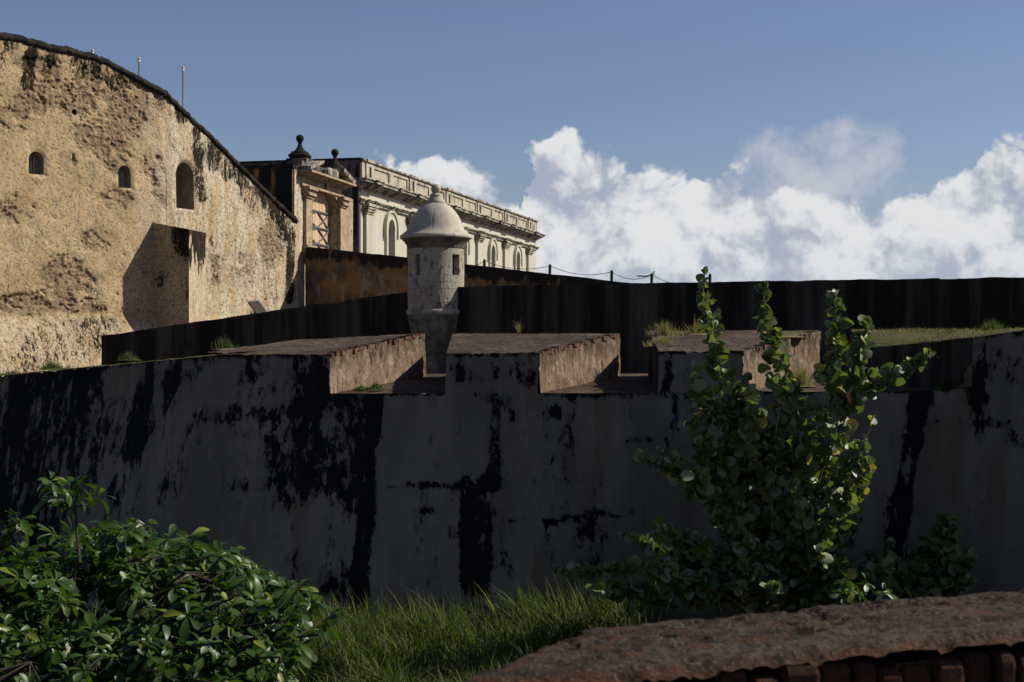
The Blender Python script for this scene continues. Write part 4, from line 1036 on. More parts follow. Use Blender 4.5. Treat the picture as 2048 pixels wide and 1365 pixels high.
def build_gate():
    root = thing('fortress_gate', (GF.o[0], GF.o[1], EYE - 1.9), 'old stone gateway with broken pediment and arched plank door crossed by iron bars', 'gate')
    u = GF.u_of; zt = EYE + 6.34
    zlow = EYE - 1.9
    uE = u(706)
    ua, ub = u(623), u(673); uc = (ua + ub) / 2; hw = (ub - ua) / 2
    zspr = GF.z_of(648, 409); rise = 0.62; ztop_ = zspr + rise; el_ = rise / hw
    zdoor = EYE + 1.6
    # wall, as a fine skin on the left strip for the plaster, plus plain pieces round the arch
    q = MB(); GF.box(q, 0.0, ua, -2.6, 0, zlow, zt - 0.06); GF.box(q, ub, uE, -2.6, 0, zlow, zt - 0.5); GF.box(q, ua, ub, -2.6, 0, zlow, zdoor)
    A_ = np.linspace(math.pi, 0, 17)
    for i in range(16):
        x0, z0_ = uc + hw * math.cos(A_[i]), zspr + rise * math.sin(A_[i]); x1, z1_ = uc + hw * math.cos(A_[i + 1]), zspr + rise * math.sin(A_[i + 1])
        q.hexa([GF.P(x0, -2.6, z0_), GF.P(x0, 0, z0_), GF.P(x1, 0, z1_), GF.P(x1, -2.6, z1_), GF.P(x0, -2.6, zt - 0.5), GF.P(x0, 0, zt - 0.5), GF.P(x1, 0, zt - 0.5), GF.P(x1, -2.6, zt - 0.5)])
    q.build('gate_wall', M['gate'], root)
    # plastered strip beside the castle wall
    n, m_ = 24, 150; U = np.repeat(np.linspace(0.0, u(607.5), n), m_); Z = np.tile(np.linspace(zlow, zt, m_), n)
    qn = np.column_stack([U, Z, U * 0]); V = np.array([GF.P(a, 0.03 + 0.02 * b, z) for a, b, z in zip(U, fbm(qn * 1.5, 4, 5), Z)])
    st = 0.40 * (1 - smooth(zt - Z, 0.1, 0.8)) + 0.5 * smooth(fbm(qn * (2.2, 0.35, 1), 4, 66), 0.15, 0.5)
    obj('plaster_strip', V, grid_faces(n, m_), M['castle'], root, {'rough': U * 0, 'stain_or_rimlight': st, 'pale': U * 0 + 1.0}, True)
    # return wall towards the castle, facing the camera, sooty
    q = MB(); GF.box(q, -0.15, -0.005, -3.2, 0.0, zlow, zt - 0.02); q.build('return_wall', M['sooty_orange'], root)
    q = MB(); GF.box(q, -0.20, 0.75, -3.25, 0.06, zt - 0.018, zt + 0.10); q.build('wall_coping', M['blackstone'], root)
    # dwarf round step seen against the return
    # pilasters with base and capital
    zcap = GF.z_of(617, 399); zpb = GF.z_of(617, 500)
    for (p0, p1) in ((605, 617), (674, 685)):
        a, b = u(p0), u(p1); o = MB(); GF.box(o, a, b, 0, 0.16, (zpb if p0 < 640 else EYE + 1.4), zcap); po = o.build('pilaster', M['gate'], root, bevel=0.015)
        c_ = MB()
        for i, (d, h0, h1) in enumerate([(0.22, 0, 0.09), (0.30, 0.092, 0.20), (0.24, 0.202, 0.30), (0.34, 0.302, 0.42)]): GF.box(c_, a - 0.05 - 0.03 * i, b + 0.05 + 0.03 * i, 0, d, zcap + 0.002 + h0, zcap + h1)
        c_.build('capital', M['gate'], po)
        if p0 < 640:
            b_ = MB()
            for i, (d, h0, h1) in enumerate([(0.24, 0.0, 0.14), (0.32, -0.16, -0.002), (0.26, -0.30, -0.162), (0.18, -0.40, -0.302), (0.10, -0.50, -0.402)]): GF.box(b_, a - 0.08 + 0.02 * i, b + 0.08 - 0.02 * i, 0, d, zpb + h0, zpb + h1)
            b_.build('pilaster_base', M['gate'], po)
    # arch ring
    ring = MB()
    for i in range(16):
        a, b = A_[i], A_[i + 1]; q4 = [(hw, a), (hw, b), (hw + 0.22, b), (hw + 0.22, a)]
        f_ = [GF.P(uc + r * math.cos(x), 0, zspr + (r - hw + rise) * math.sin(x)) for r, x in q4]; g_ = [GF.P(uc + r * math.cos(x), 0.07, zspr + (r - hw + rise) * math.sin(x)) for r, x in q4]
        ring.add(f_ + g_, [[0, 1, 2, 3], [7, 6, 5, 4], [0, 4, 5, 1], [1, 5, 6, 2], [2, 6, 7, 3], [3, 7, 4, 0]])
    ring.build('arch_ring', M['gate'], root)
    k_ = MB(); GF.box(k_, uc - 0.16, uc + 0.16, 0, 0.16, ztop_ - 0.05, ztop_ + 0.42); k_.build('keystone', M['gate'], root)
    # entablature and broken pediment
    ul, ur = u(599), u(682)
    ze = GF.z_of(622, 362)
    en = MB()
    for d, h0, h1, ex in [(0.13, -0.30, -0.22, 0.0), (0.05, -0.218, 0.03, 0.0), (0.22, 0.032, 0.09, 0.06), (0.40, 0.092, 0.16, 0.14), (0.58, 0.162, 0.24, 0.24)]:
        GF.box(en, ul - ex, ur + ex, 0.001, d, ze + h0, ze + h1)
    en.build('entablature', M['gate'], root)
    bl = MB(); GF.box(bl, ul, ur, -1.2, 0.10, ze + 0.24, ze + 0.62); bl.build('attic_block', M['sooty'], root)
    # raking pieces left and right, broken in the middle
    for s_, (p0, p1) in ((1, (ul - 0.25, ul + 1.2)), (-1, (ur + 0.25, ur - 1.2))):
        rk = MB(); z0_ = ze + 0.244; sl = 0.26
        a, b = min(p0, p1), max(p0, p1); zaa = z0_ if s_ > 0 else z0_ + sl * abs(b - a); zbb = z0_ + sl * abs(b - a) if s_ > 0 else z0_
        rk.hexa([GF.P(a, -0.2, zaa), GF.P(a, 0.52, zaa), GF.P(b, 0.52, zbb), GF.P(b, -0.2, zbb), GF.P(a, -0.2, zaa + 0.13), GF.P(a, 0.56, zaa + 0.13), GF.P(b, 0.56, zbb + 0.13), GF.P(b, -0.2, zbb + 0.13)])
        rk.build('raking_cornice', M['moulding'], root)
    sh = MB(); GF.box(sh, uc - 0.5, uc + 0.55, 0.1, 0.42, ze + 0.245, ze + 0.62); sh.build('pediment_block', M['moulding'], root, bevel=0.08)
    # strip of plaster right of the gate
    # door
    door = MB(); GF.box(door, ua - 0.05, ub + 0.05, -0.46, -0.40, zdoor, ztop_ + 0.05); do = door.build('door_backing', M['dim'], root)
    np_ = 11; w_ = (2 * hw + 0.04) / np_
    for i in range(np_):
        a = ua - 0.02 + i * w_ + 0.008; b = a + w_ - 0.016; pk = MB(); GF.box(pk, a, b, -0.395, -0.34 + 0.006 * (i % 3), zdoor, ztop_ + 0.04); pk.build('door_plank', M['door'], do)
    def bar(u0, z0_, u1, z1_, r=0.035):
        b = MB(); b.tube([GF.P(u0, -0.31, z0_), GF.P(u1, -0.31, z1_)], r, 6); b.build('door_bar', M['iron'], do)
    zb = [GF.z_of(640, y) for y in (421, 454, 487)]; sp = zb[0] - zb[1]
    for z_ in zb: bar(ua, z_, ub, z_, 0.05)
    um = u(650)
    for i in range(3):
        z1_ = zb[0] - i * sp
        bar(ua, z1_ - sp / 2 + 0.05, um, z1_); bar(um, z1_, ub, z1_ - sp)
        bar(um, z1_ - sp, ub, z1_); bar(ua, z1_ - sp / 2 + 0.05, um, z1_ - sp)
    def at_px(px, w):
        lo, hi = -3.0, 12.0
        for _ in range(50):
            md = (lo + hi) / 2; p = GF.P(md, w, 0)
            if 1024 + F * p[0] / p[1] < px: lo = md
            else: hi = md
        return GF.P(lo, w, 0)[:2]
    c = at_px(600, -0.42); finial('ball_finial', np.array(c), zt + 0.16, 0.76, 'black stone ball finial on a tall grey pedestal over the gate plaster strip', 'ball finials over the gate')
    c = at_px(670, -0.1); finial('ball_finial', np.array(c), ze + 0.30, 0.76, 'black stone ball finial rising from inside the broken pediment', 'ball finials over the gate')
build_gate()

# ------------------------------------------------------------------ sentry box
GC = (K(872) * 40.0, 40.0); PXM = 40.0 / F
def gz(py): return ZP(py, 40.0)
def build_sentry():
    root = thing('sentry_box', (GC[0], GC[1], gz(790)), 'round stone sentry box with pale domed cap and ball, corbelled out of the black wall', 'sentry box')
    def L(prof, name, mt, seg=48, parent=root): return MB().lathe([(r * PXM, gz(y)) for r, y in prof][::-1], GC, seg).build(name, mt, parent, smooth_=True)
    # cap: a bell of ten shallow gores
    prof = [(20, 408), (27, 412), (34, 418), (40, 425), (45, 432), (49, 440), (52.5, 448), (55.5, 456), (59, 462), (64, 467), (69, 470.5), (72, 473), (72.5, 476), (71.5, 478.5), (70, 479)]
    seg = 160; v = []; f = []; n = len(prof)
    for r, y in prof[::-1]:
        for j in range(seg):
            th = 2 * math.pi * j / seg; g = abs(math.sin(6 * th + 0.5)); rr = r * (1 - 0.010 * (1 - smooth(np.array(g), 0.0, 0.12)) * (y < 468))
            v.append((GC[0] + rr * PXM * math.cos(th), GC[1] + rr * PXM * math.sin(th), gz(y)))
    for i in range(n - 1):
        for j in range(seg): k = (j + 1) % seg; f.append([i * seg + j, i * seg + k, (i + 1) * seg + k, (i + 1) * seg + j])
    f.append(list(range(seg))[::-1]); f.append([(n - 1) * seg + j for j in range(seg)])
    v = np.array(v); v[:, 2] += 0.006 * fbm(v * 3, 3, 2)
    cap = obj('cap', v, f, M['cap'], root, smooth_=True)
    L([(7, 387), (12.5, 390), (13, 393), (12, 395), (15, 396.5), (15.5, 400), (18, 402), (19, 405), (19.5, 408.5)], 'cap_neck', M['cap'], parent=cap)
    MB().lathe([(max(10.2 * PXM * math.sin(a), 0.003), gz(378.5) - 10.2 * PXM * math.cos(a)) for a in np.linspace(0.02, 3.12, 18)], GC, 28).build('ball', M['cap'], cap, smooth_=True)
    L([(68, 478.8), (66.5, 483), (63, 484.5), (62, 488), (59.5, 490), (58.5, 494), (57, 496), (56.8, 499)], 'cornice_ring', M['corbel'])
    L([(51.5, 498), (51.5, 621)], 'inner_shell', M['dim'], 32) if False else None
    # body of stone blocks round a hollow room, slits left open
    zt_, zb_ = gz(498), gz(620); nc = 9; hgt = (zt_ - zb_) / nc
    ro, ri = 56.4 * PXM, 44 * PXM
    slits = []
    for px, hw in ((838.5, 4.0), (914, 6.5)):
        s = max(-1, min(1, (px - 872) / 56.4)); slits.append((math.asin(s), hw))
    zs0, zs1 = gz(547), gz(519)
    # angle measured from the camera side (-y), positive to the right
    sl_a = [(a - h / (56.4 * max(math.cos(a), .4)), a + h / (56.4 * max(math.cos(a), .4))) for a, h in slits]
    sl_a += [(math.pi - 0.09, math.pi + 0.09), (-2.3, -2.1)]
    def block(a0, a1, z0, z1, par, off):
        ns = max(2, int((a1 - a0) / 0.12)); v = []; f = []
        for i in range(ns + 1):
            a = a0 + (a1 - a0) * i / ns
            for r, z in ((ri, z0), (ro + off, z0), (ro + off, z1), (ri, z1)): v.append((GC[0] + r * math.sin(a), GC[1] - r * math.cos(a), z))
        for i in range(ns):
            o = i * 4
            for p, q in ((0, 1), (1, 2), (2, 3), (3, 0)): f.append([o + p, o + 4 + p, o + 4 + q, o + q])
        e = ns * 4; f += [[0, 1, 2, 3], [e + 3, e + 2, e + 1, e]]
        obj('stone', v, f, M['sentry'], par)
    body = MB().lathe([(ri - 0.004, zb_), (ri - 0.004, zb_ + 0.1)], GC, 32).build('body', M['sentry'], root)
    for c in range(nc):
        jn = 0.0025 if c < 4 else 0.0010
        z0, z1 = zb_ + c * hgt + jn, zb_ + (c + 1) * hgt - jn
        n = rnd.randint(11, 14); st = rnd.random(); ed = sorted([(i + st + rnd.uniform(-.2, .2)) / n * 2 * math.pi for i in range(n)]); ed.append(ed[0] + 2 * math.pi)
        for i in range(n):
            a0, a1 = ed[i] + jn / ro, ed[i + 1] - jn / ro; off = rnd.uniform(-0.006, 0.006) if c < 4 else rnd.uniform(-0.002, 0.002)
            segs = [(a0, a1)]
            if z1 > zs0 + 0.02 and z0 < zs1 - 0.02:
                for s0, s1 in sl_a:
                    for sh in (0, 2 * math.pi):
                        new = []
                        for p, q in segs:
                            if q <= s0 + sh or p >= s1 + sh: new.append((p, q)); continue
                            if p < s0 + sh: new.append((p, s0 + sh))
                            if q > s1 + sh: new.append((s1 + sh, q))
                        segs = new
            for p, q in segs:
                if q - p > 0.03: block(p, q, z0, z1, body, off)
    L([(54, 618.5), (58, 620), (59.5, 623), (59.5, 628), (57.5, 631)], 'base_ring', M['sentry'])
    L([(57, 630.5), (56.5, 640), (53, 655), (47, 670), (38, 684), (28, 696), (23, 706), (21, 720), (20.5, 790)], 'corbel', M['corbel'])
build_sentry()

# ------------------------------------------------------------------ foreground parapet
def build_foreground():
    zt = EYE - 1.0
    A = np.array((-0.215, 4.095)); B = np.array((0.275, 5.01)); d = np.array((math.cos(R(12)), math.sin(R(12)))); d = d / np.linalg.norm(d); nn = np.array((d[1], -d[0]))
    Lf = 4.6
    root = thing('foreground_parapet', (1.9, 5.2, 0), 'broad worn parapet of dark mortar with a brick edge, beside the viewing terrace', 'parapet')
    n, m_ = 330, 84; A0 = A; A = A - nn * 0.012
    u = np.linspace(0, 1, n); v = np.linspace(0, 1, m_)
    A2, B2 = A + d * (Lf + 0.25), B + d * Lf
    P = ((A[None, :] * (1 - u)[:, None] + A2[None, :] * u[:, None])[:, None, :] * (1 - v)[None, :, None] + (B[None, :] * (1 - u)[:, None] + B2[None, :] * u[:, None])[:, None, :] * v[None, :, None]).reshape(-1, 2)
    q = np.column_stack([P, P[:, 0] * 0])
    U = np.repeat(u, m_); V = np.tile(v, n)
    z = zt + 0.010 * fbm(q * 2.2, 3, 1) + 0.010 * fbm(q * 16, 4, 2) - 0.018 * smooth(fbm(q * (16, 22, 1), 4, 3), 0.15, 0.4) * smooth(V, 0.15, 0.4)
    rim = np.minimum(np.minimum(V * 0.93, (1 - V) * 0.93), U * Lf)
    z += 0.046 * U * Lf
    z -= 0.03 * (1 - smooth(rim, 0.0, 0.05)) + 0.02 * smooth(fbm(q * 14, 3, 9), 0.0, 0.4) * (1 - smooth(rim, 0, 0.1))
    obj('parapet_top', np.column_stack([P, z]), grid_faces(n, m_), M['coping'], root, {'stain_or_rimlight': np.clip((1 - smooth(rim + 0.02 * fbm(q * 6, 3, 4), 0.01, 0.055)) * (0.75 + 0.5 * fbm(q * 5, 3, 5)), 0, 1)}, True)  # the mask here is the painted sunlit rim along the slab edges
    A = A0; A2 = A + d * (Lf + 0.25); c = MB(); i = 0.035
    a, b, b2, a2 = A + nn * -0.06 + d * i, B - d * -i - (-nn) * 0.02, B2, A2 - nn * 0.06
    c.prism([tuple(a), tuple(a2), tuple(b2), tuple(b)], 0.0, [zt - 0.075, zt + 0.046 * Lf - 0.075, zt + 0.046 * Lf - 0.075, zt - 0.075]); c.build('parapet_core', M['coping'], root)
    # soldier bricks along the near edge and round the left end
    L = np.linalg.norm(A2 - A); p = 0.0
    def brick(o, dd, n_, w, h, dep, dz, off):
        x0, x1 = 0.004, w - 0.006; f, bk = off, off - dep; z1 = zt - 0.018 + dz; z0 = z1 - h
        pts = []
        prof = [(0.0, 0), (0.0, h - 0.03), (0.012, h - 0.009), (0.04, h)]
        v_ = []
        for xx, sh in ((x0, 1), (x0 + 0.012, 0), (x1 - 0.012, 0), (x1, 1)):
            for r, hh in prof:
                q_ = o + dd * xx + n_ * (f - r - 0.006 * sh); v_.append((q_[0], q_[1], z0 + hh - 0.012 * sh * (hh > h * 0.5)))
            q_ = o + dd * xx + n_ * bk; v_.append((q_[0], q_[1], z1 - 0.004)); v_.append((q_[0], q_[1], z0))
        f_ = []; k = len(prof) + 2
        for s_ in range(3):
            for j in range(k): f_.append([s_ * k + j, s_ * k + (j + 1) % k, (s_ + 1) * k + (j + 1) % k, (s_ + 1) * k + j][::-1])
        f_ += [list(range(k)), [3 * k + j for j in range(k)][::-1]]
        obj('brick', v_, f_, M['brick'], root)
    while p < L - 0.12:
        w = rnd.uniform(0.06, 0.135); brick(A + d * p, d, nn, w, 0.22, 0.11, 0.046 * p + rnd.uniform(-0.062, -0.012), rnd.uniform(-0.035, 0.010)); p += w
    e = (A - B); Le = np.linalg.norm(e); e /= Le; ne = np.array((e[1], -e[0])); p = 0.12
    while p < Le - 0.1:
        w = rnd.uniform(0.082, 0.108); brick(B + e * p, e, ne, w, 0.22, 0.11, rnd.uniform(-0.03, 0.0), rnd.uniform(-0.012, 0.012)); p += w
build_foreground()

# ------------------------------------------------------------------ leaves
def leaf_mesh(kind, var=0):
    if kind == 'grape':
        xs = [0.0, 0.10, 0.32, 0.60, 0.85, 1.0]; hw = [0.16, 0.40, 0.52, 0.50, 0.31, 0.05]; fold, droop = (0.16, 0.40, 0.02)[var], (0.10, 0.02, 0.28)[var]
        xs2 = [-0.06, 0.06, 0.30, 0.58, 0.83, 0.98]
    elif kind == 'almond':
        xs = [0.0, 0.18, 0.40, 0.62, 0.80, 0.93, 1.0]; hw = [0.015, 0.07, 0.15, 0.225, 0.24, 0.16, 0.02]; fold, droop = (0.22, 0.45, 0.10)[var], (0.18, 0.40, 0.62)[var]; xs2 = [x + 0.02 for x in xs]
    v = []; f = []
    for x, x2, h in zip(xs, xs2, hw):
        zc = -droop * x * x
        v += [(x2, -h, zc + fold * h), (x, 0, zc), (x2, h, zc + fold * h)]
    for i in range(len(xs) - 1):
        o = i * 3; f += [[o, o + 3, o + 4, o + 1], [o + 1, o + 4, o + 5, o + 2]]
    return np.array(v), f
def leaf_matrix(o, n):
    o = o / (np.linalg.norm(o) + 1e-9); n = n - o * (n @ o); n /= (np.linalg.norm(n) + 1e-9); y = np.cross(n, o)
    return np.column_stack([o, y, n])
def plant(name, root_loc, label, cat, leaves, tubes, kind, matl, bark, max_parts=300, group=None):
    """leaves: list of (pos, 3x3 matrix, size, weight); the largest-showing become parts, the rest one mass"""
    root = thing(name, root_loc, label, cat, group)
    tubes.build('stems', bark, root, smooth_=True)
    lvs = [leaf_mesh(kind, k)[0] for k in range(3)]; lv, lf = leaf_mesh(kind); mes = []
    for k in range(3): me = mesh(name + '_leaf', lvs[k], lf, None, True); me.materials.append(matl); mes.append(me)
    order = sorted(range(len(leaves)), key=lambda i: -leaves[i][3])
    r0 = np.array(root_loc)
    for i in order[:max_parts]:
        p, m3, s, _ = leaves[i]
        o = bpy.data.objects.new('leaf', mes[i % 3]); C.objects.link(o); o.parent = root
        mm = Matrix([list(m3[r] * s) + [float(p[r] - r0[r])] for r in range(3)] + [[0, 0, 0, 1]])
        o.matrix_local = mm
    rest = order[max_parts:]
    if rest:
        V = np.concatenate([(leaves[i][1] @ (lvs[i % 3] * leaves[i][2]).T).T + leaves[i][0] for i in rest])
        nf = np.array(lf); Fc = np.concatenate([nf + k * len(lv) for k in range(len(rest))])
        tint = np.repeat(nr.rand(len(rest)), len(lv))
        o = obj('foliage', V, Fc, matl, root, {'tint': tint}, True); o['kind'] = 'stuff'
    return root
def rv(): 
    v = nr.normal(size=3); return v / np.linalg.norm(v)
def poly(pts, n):
    L = np.array(pts, float); l = np.concatenate([[0], np.cumsum(np.linalg.norm(np.diff(L, axis=0), axis=1))])
    t = np.linspace(0, l[-1], n); return np.column_stack([np.interp(t, l, L[:, k]) for k in range(3)]), l[-1]
def grape_stem(leaves, tubes, ctrl, r0, leaf_from, spread=0.24, size=(0.075, 0.235), every=0.075, nl=6, w=1.0):
    pts, L = poly(ctrl, max(6, int(0.15 + sum(np.linalg.norm(np.diff(np.array(ctrl), axis=0), axis=1)) / 0.12)))
    pts = pts + np.column_stack([fbm(pts * 1.3, 2, 3), fbm(pts * 1.3, 2, 4), pts[:, 0] * 0]) * 0.13
    tubes.tube(pts, list(np.linspace(r0, 0.011, len(pts))), 6)
    seed_ = rnd.uniform(0, 90); s = L * leaf_from; ang = rnd.uniform(0, 6)
    cumL = np.concatenate([[0], np.cumsum(np.linalg.norm(np.diff(pts, axis=0), axis=1))])
    while s < L:
        p = np.array([np.interp(s, cumL, pts[:, k]) for k in range(3)]); fr = s / L
        ang += 2.4 + rnd.uniform(-.5, .5); cl = float(vnoise(np.array([[s * 2.6 + seed_, 0.5, 0.5]]), 5)[0]); tl = spread * rnd.uniform(0.35, 1.2) * (0.55 + 0.9 * cl) * (1.0 if fr < 0.75 else 1.35 - fr)
        o = np.array((math.cos(ang), math.sin(ang), rnd.uniform(0.1, 0.9))); o /= np.linalg.norm(o)
        e = p + o * tl
        tubes.tube([p, p + o * tl * 0.5 + np.array((0, 0, -0.01)), e], [0.007, 0.005, 0.003], 4, False)
        for k in range(0 if cl < 0.30 else nl):
            t = (k + 1) / nl; q = p + o * tl * t; oo = o * 0.5 + rv() * 0.9 + np.array((0, 0, 0.15)); n_ = rv() * 1.1 + np.array((0.15, -0.1, 0.45))
            sz = (size[0] + (size[1] - size[0]) * rnd.random() ** 1.3) * (0.7 if fr > 0.93 else 1.0)
            leaves.append((q, leaf_matrix(oo, n_), sz, sz * w * (1.3 - 0.02 * q[1])))
        s += every * rnd.uniform(0.7, 1.3)
    for k in range(5):      # tip
        leaves.append((pts[-1] + rv() * 0.03, leaf_matrix(np.array((0, 0, 0.8)) + rv() * 0.7, rv()), rnd.uniform(*size) * 0.8, 0.1 * w))
def WP(*a): return [W(*p) for p in a]
def build_sea_grape():
    lv, tb = [], MB(); base = np.array((K(1560) * 24.8, 24.8, 0.0))
    b = tuple(base)
    stems = [([(1520, 1210, 24.8), (1485, 1040, 24.6), (1470, 930, 24.4), (1448, 850, 24.3), (1440, 780, 24.3), (1425, 690, 24.4), (1413, 610, 24.4), (1411, 548, 24.4)], 0.032, 0.30, 0.34),
             ([(1550, 1210, 24.7), (1545, 1020, 24.3), (1543, 900, 24.2), (1562, 810, 24.1), (1552, 730, 24.1), (1541, 650, 24.2), (1534, 578, 24.2)], 0.030, 0.32, 0.27),
             ([(1590, 1210, 24.9), (1612, 1020, 24.7), (1628, 900, 24.6), (1650, 830, 24.5), (1670, 740, 24.5), (1668, 660, 24.6), (1668, 592, 24.6)], 0.032, 0.40, 0.30),
             ([(1612, 1020, 24.7), (1650, 920, 24.3), (1700, 810, 24.2), (1722, 720, 24.2), (1735, 648, 24.2)], 0.024, 0.30, 0.27),
             ([(1670, 830, 24.4), (1720, 785, 24.0), (1780, 758, 23.8), (1815, 740, 23.7), (1852, 712, 23.6)], 0.018, 0.05, 0.20),
             ([(1600, 1150, 24.6), (1660, 1000, 24.0), (1715, 900, 23.8), (1738, 850, 23.7)], 0.022, 0.22, 0.32),
             ([(1640, 1080, 24.4), (1700, 1000, 23.9), (1735, 930, 23.7)], 0.018, 0.15, 0.30),
             ([(1500, 1130, 24.6), (1420, 1010, 24.1), (1350, 950, 23.9), (1282, 915, 23.8)], 0.022, 0.22, 0.28),
             ([(1420, 1010, 24.1), (1370, 940, 23.8), (1330, 905, 23.8)], 0.014, 0.1, 0.26),
             ([(1500, 1190, 24.6), (1420, 1110, 24.2), (1330, 1060, 24.0), (1250, 1080, 23.9)], 0.02, 0.15, 0.28),
             ([(1490, 1215, 24.5), (1390, 1160, 24.0), (1270, 1140, 23.8), (1180, 1150, 23.7), (1120, 1150, 23.7)], 0.02, 0.12, 0.27),
             ([(1480, 1040, 24.6), (1420, 930, 24.4), (1400, 820, 24.3), (1395, 740, 24.3)], 0.018, 0.30, 0.27),
             ([(1545, 1000, 24.3), (1510, 900, 24.0), (1500, 820, 24.0), (1490, 760, 24.1)], 0.016, 0.15, 0.26),
             ([(1600, 1020, 24.6), (1600, 900, 24.1), (1600, 820, 24.1), (1590, 770, 24.2)], 0.016, 0.12, 0.26),
             ([(1700, 800, 24.3), (1705, 730, 24.2), (1715, 690, 24.2)], 0.012, 0.0, 0.24)]
    for c, r, lf, sp in stems: grape_stem(lv, tb, WP(*c), r, lf, sp)
    for k in range(38):     # inner and lower shoots
        x0 = rnd.uniform(1470, 1640); y1 = rnd.uniform(850, 1150); x1 = x0 + rnd.uniform(-1, 0.75) * (110 + (y1 - 850) * 0.55); dd = rnd.uniform(23.8, 25.6)
        grape_stem(lv, tb, WP((x0, 1190, 24.8), ((x0 + x1) / 2 + 10, (1190 + y1) / 2, (dd + 24.8) / 2), (x1, y1, dd)), 0.016, 0.25, 0.28, w=0.75)
    for k in range(16):     # shoots that fill the crown between the leading stems
        x0 = rnd.uniform(1460, 1640); x1 = x0 + rnd.uniform(-95, 110); y1 = rnd.uniform(755, 900); dd = rnd.uniform(24.0, 25.0)
        grape_stem(lv, tb, WP((x0, 1040, 24.6), ((x0 + x1) / 2 + rnd.uniform(-25, 25), (1040 + y1) / 2, (dd + 24.6) / 2), (x1, y1, dd)), 0.014, 0.45, 0.24, w=0.9)
    for k in range(34):     # dense skirt near the ground
        x1 = rnd.uniform(1170, 1790); x0 = 1540 + (x1 - 1540) * 0.55; y1 = rnd.uniform(1120, 1195); dd = rnd.uniform(23.4, 25.6)
        grape_stem(lv, tb, WP((x0, 1225, 24.8), ((x0 + x1) / 2, (1225 + y1) / 2 - 12, (dd + 24.8) / 2), (x1, y1, dd)), 0.012, 0.15, 0.26, w=0.6)
    # all stems spring from the root crown at the ground
    for c, r, lf, sp in stems[:3]: tb.tube([W(*c[0]), base + np.array((rnd.uniform(-.15, .15), rnd.uniform(-.1, .1), 0.0))], [r, r * 1.2], 6)
    t = plant('sea_grape_tree', tuple(base), 'tall sparse sea grape tree with round leaves and several bare pale stems before the wall', 'tree', lv, tb, 'grape', M['grape'], M['bark'])
    dl = W(1697, 785, 23.9); v, f = leaf_mesh('grape'); obj('dead_leaf', (leaf_matrix(np.array((0.3, 0, -1.0)), np.array((0.6, -0.7, 0.2))) @ (v * 0.20).T).T + dl, f, M['deadleaf'], t, smooth_=True)
    # a second, darker shrub in the wall's shade
    lv, tb = [], MB(); base = np.array((K(1870) * 25.2, 25.2, 0.0))
    for k in range(18):
        x0 = rnd.uniform(1790, 1880); x1 = x0 + rnd.uniform(-150, 110); y1 = rnd.uniform(1010, 1190) + abs(x1 - 1850) * 0.4; dd = rnd.uniform(24.6, 25.6)
        grape_stem(lv, tb, [base + np.array((rnd.uniform(-.2, .2), rnd.uniform(-.1, .1), 0)), W((x0 + x1) / 2, (1240 + y1) / 2, (dd + 25.2) / 2), W(x1, min(y1, 1190), dd)], 0.018, 0.25, 0.30, w=0.5)
    plant('sea_grape_shrub', tuple(base), 'dark leafy sea grape shrub in deep shade in the corner of the bastion', 'shrub', lv, tb, 'grape', M['grape'], M['darkbark'], max_parts=60)
    lv, tb = [], MB(); base = np.array((K(1725) * 21.5, 21.5, 0.0))
    for k in range(9):
        x1 = 1725 + rnd.uniform(-45, 60); y1 = rnd.uniform(1155, 1200); dd = rnd.uniform(21.2, 21.8)
        almond_rosette(lv, tb, W(x1, y1, dd), base, size=(0.15, 0.22))
    plant('almond_sapling', tuple(base), 'small almond sapling catching the sun just behind the foreground parapet', 'sapling', lv, tb, 'almond', M['almond'], M['darkbark'], max_parts=60)
def almond_rosette(lv, tb, c, frm, size=(0.115, 0.225), n=None, w=1.0, r=0.0045):
    c = np.asarray(c); frm = np.asarray(frm); mid = (c + frm) / 2 + np.array((0, 0, -0.06)) + rv() * 0.05
    tb.tube([frm, mid, c], [r * 1.6, r * 1.2, r * 0.7], 5, False)
    n = n or rnd.randint(6, 9); a0 = rnd.uniform(0, 6.3); tilt = rv() * 0.50 + np.array((0.15, -0.08, 1.0)); tilt /= np.linalg.norm(tilt)
    x = np.cross(tilt, (0.3, 0.9, 0.1)); x /= np.linalg.norm(x); y = np.cross(tilt, x)
    for k in range(n):
        a = a0 + k * 2.39996; up = rnd.uniform(-0.75, 0.45) + (1.0 if k > n - 3 else 0)
        o = x * math.cos(a) + y * math.sin(a) + tilt * up
        nn_ = tilt - o * 0.4 * up + rv() * 0.35
        s = rnd.uniform(*size) * (0.75 if k > n - 3 else 1.0)
        lv.append((c + o * 0.015, leaf_matrix(o, nn_), s, s * w * 10 / c[1]))
def inpoly(x, y, P):
    r = False; n = len(P)
    for i in range(n):
        (x0, y0), (x1, y1) = P[i], P[(i + 1) % n]
        if (y0 > y) != (y1 > y) and x < (x1 - x0) * (y - y0) / (y1 - y0) + x0: r = not r
    return r
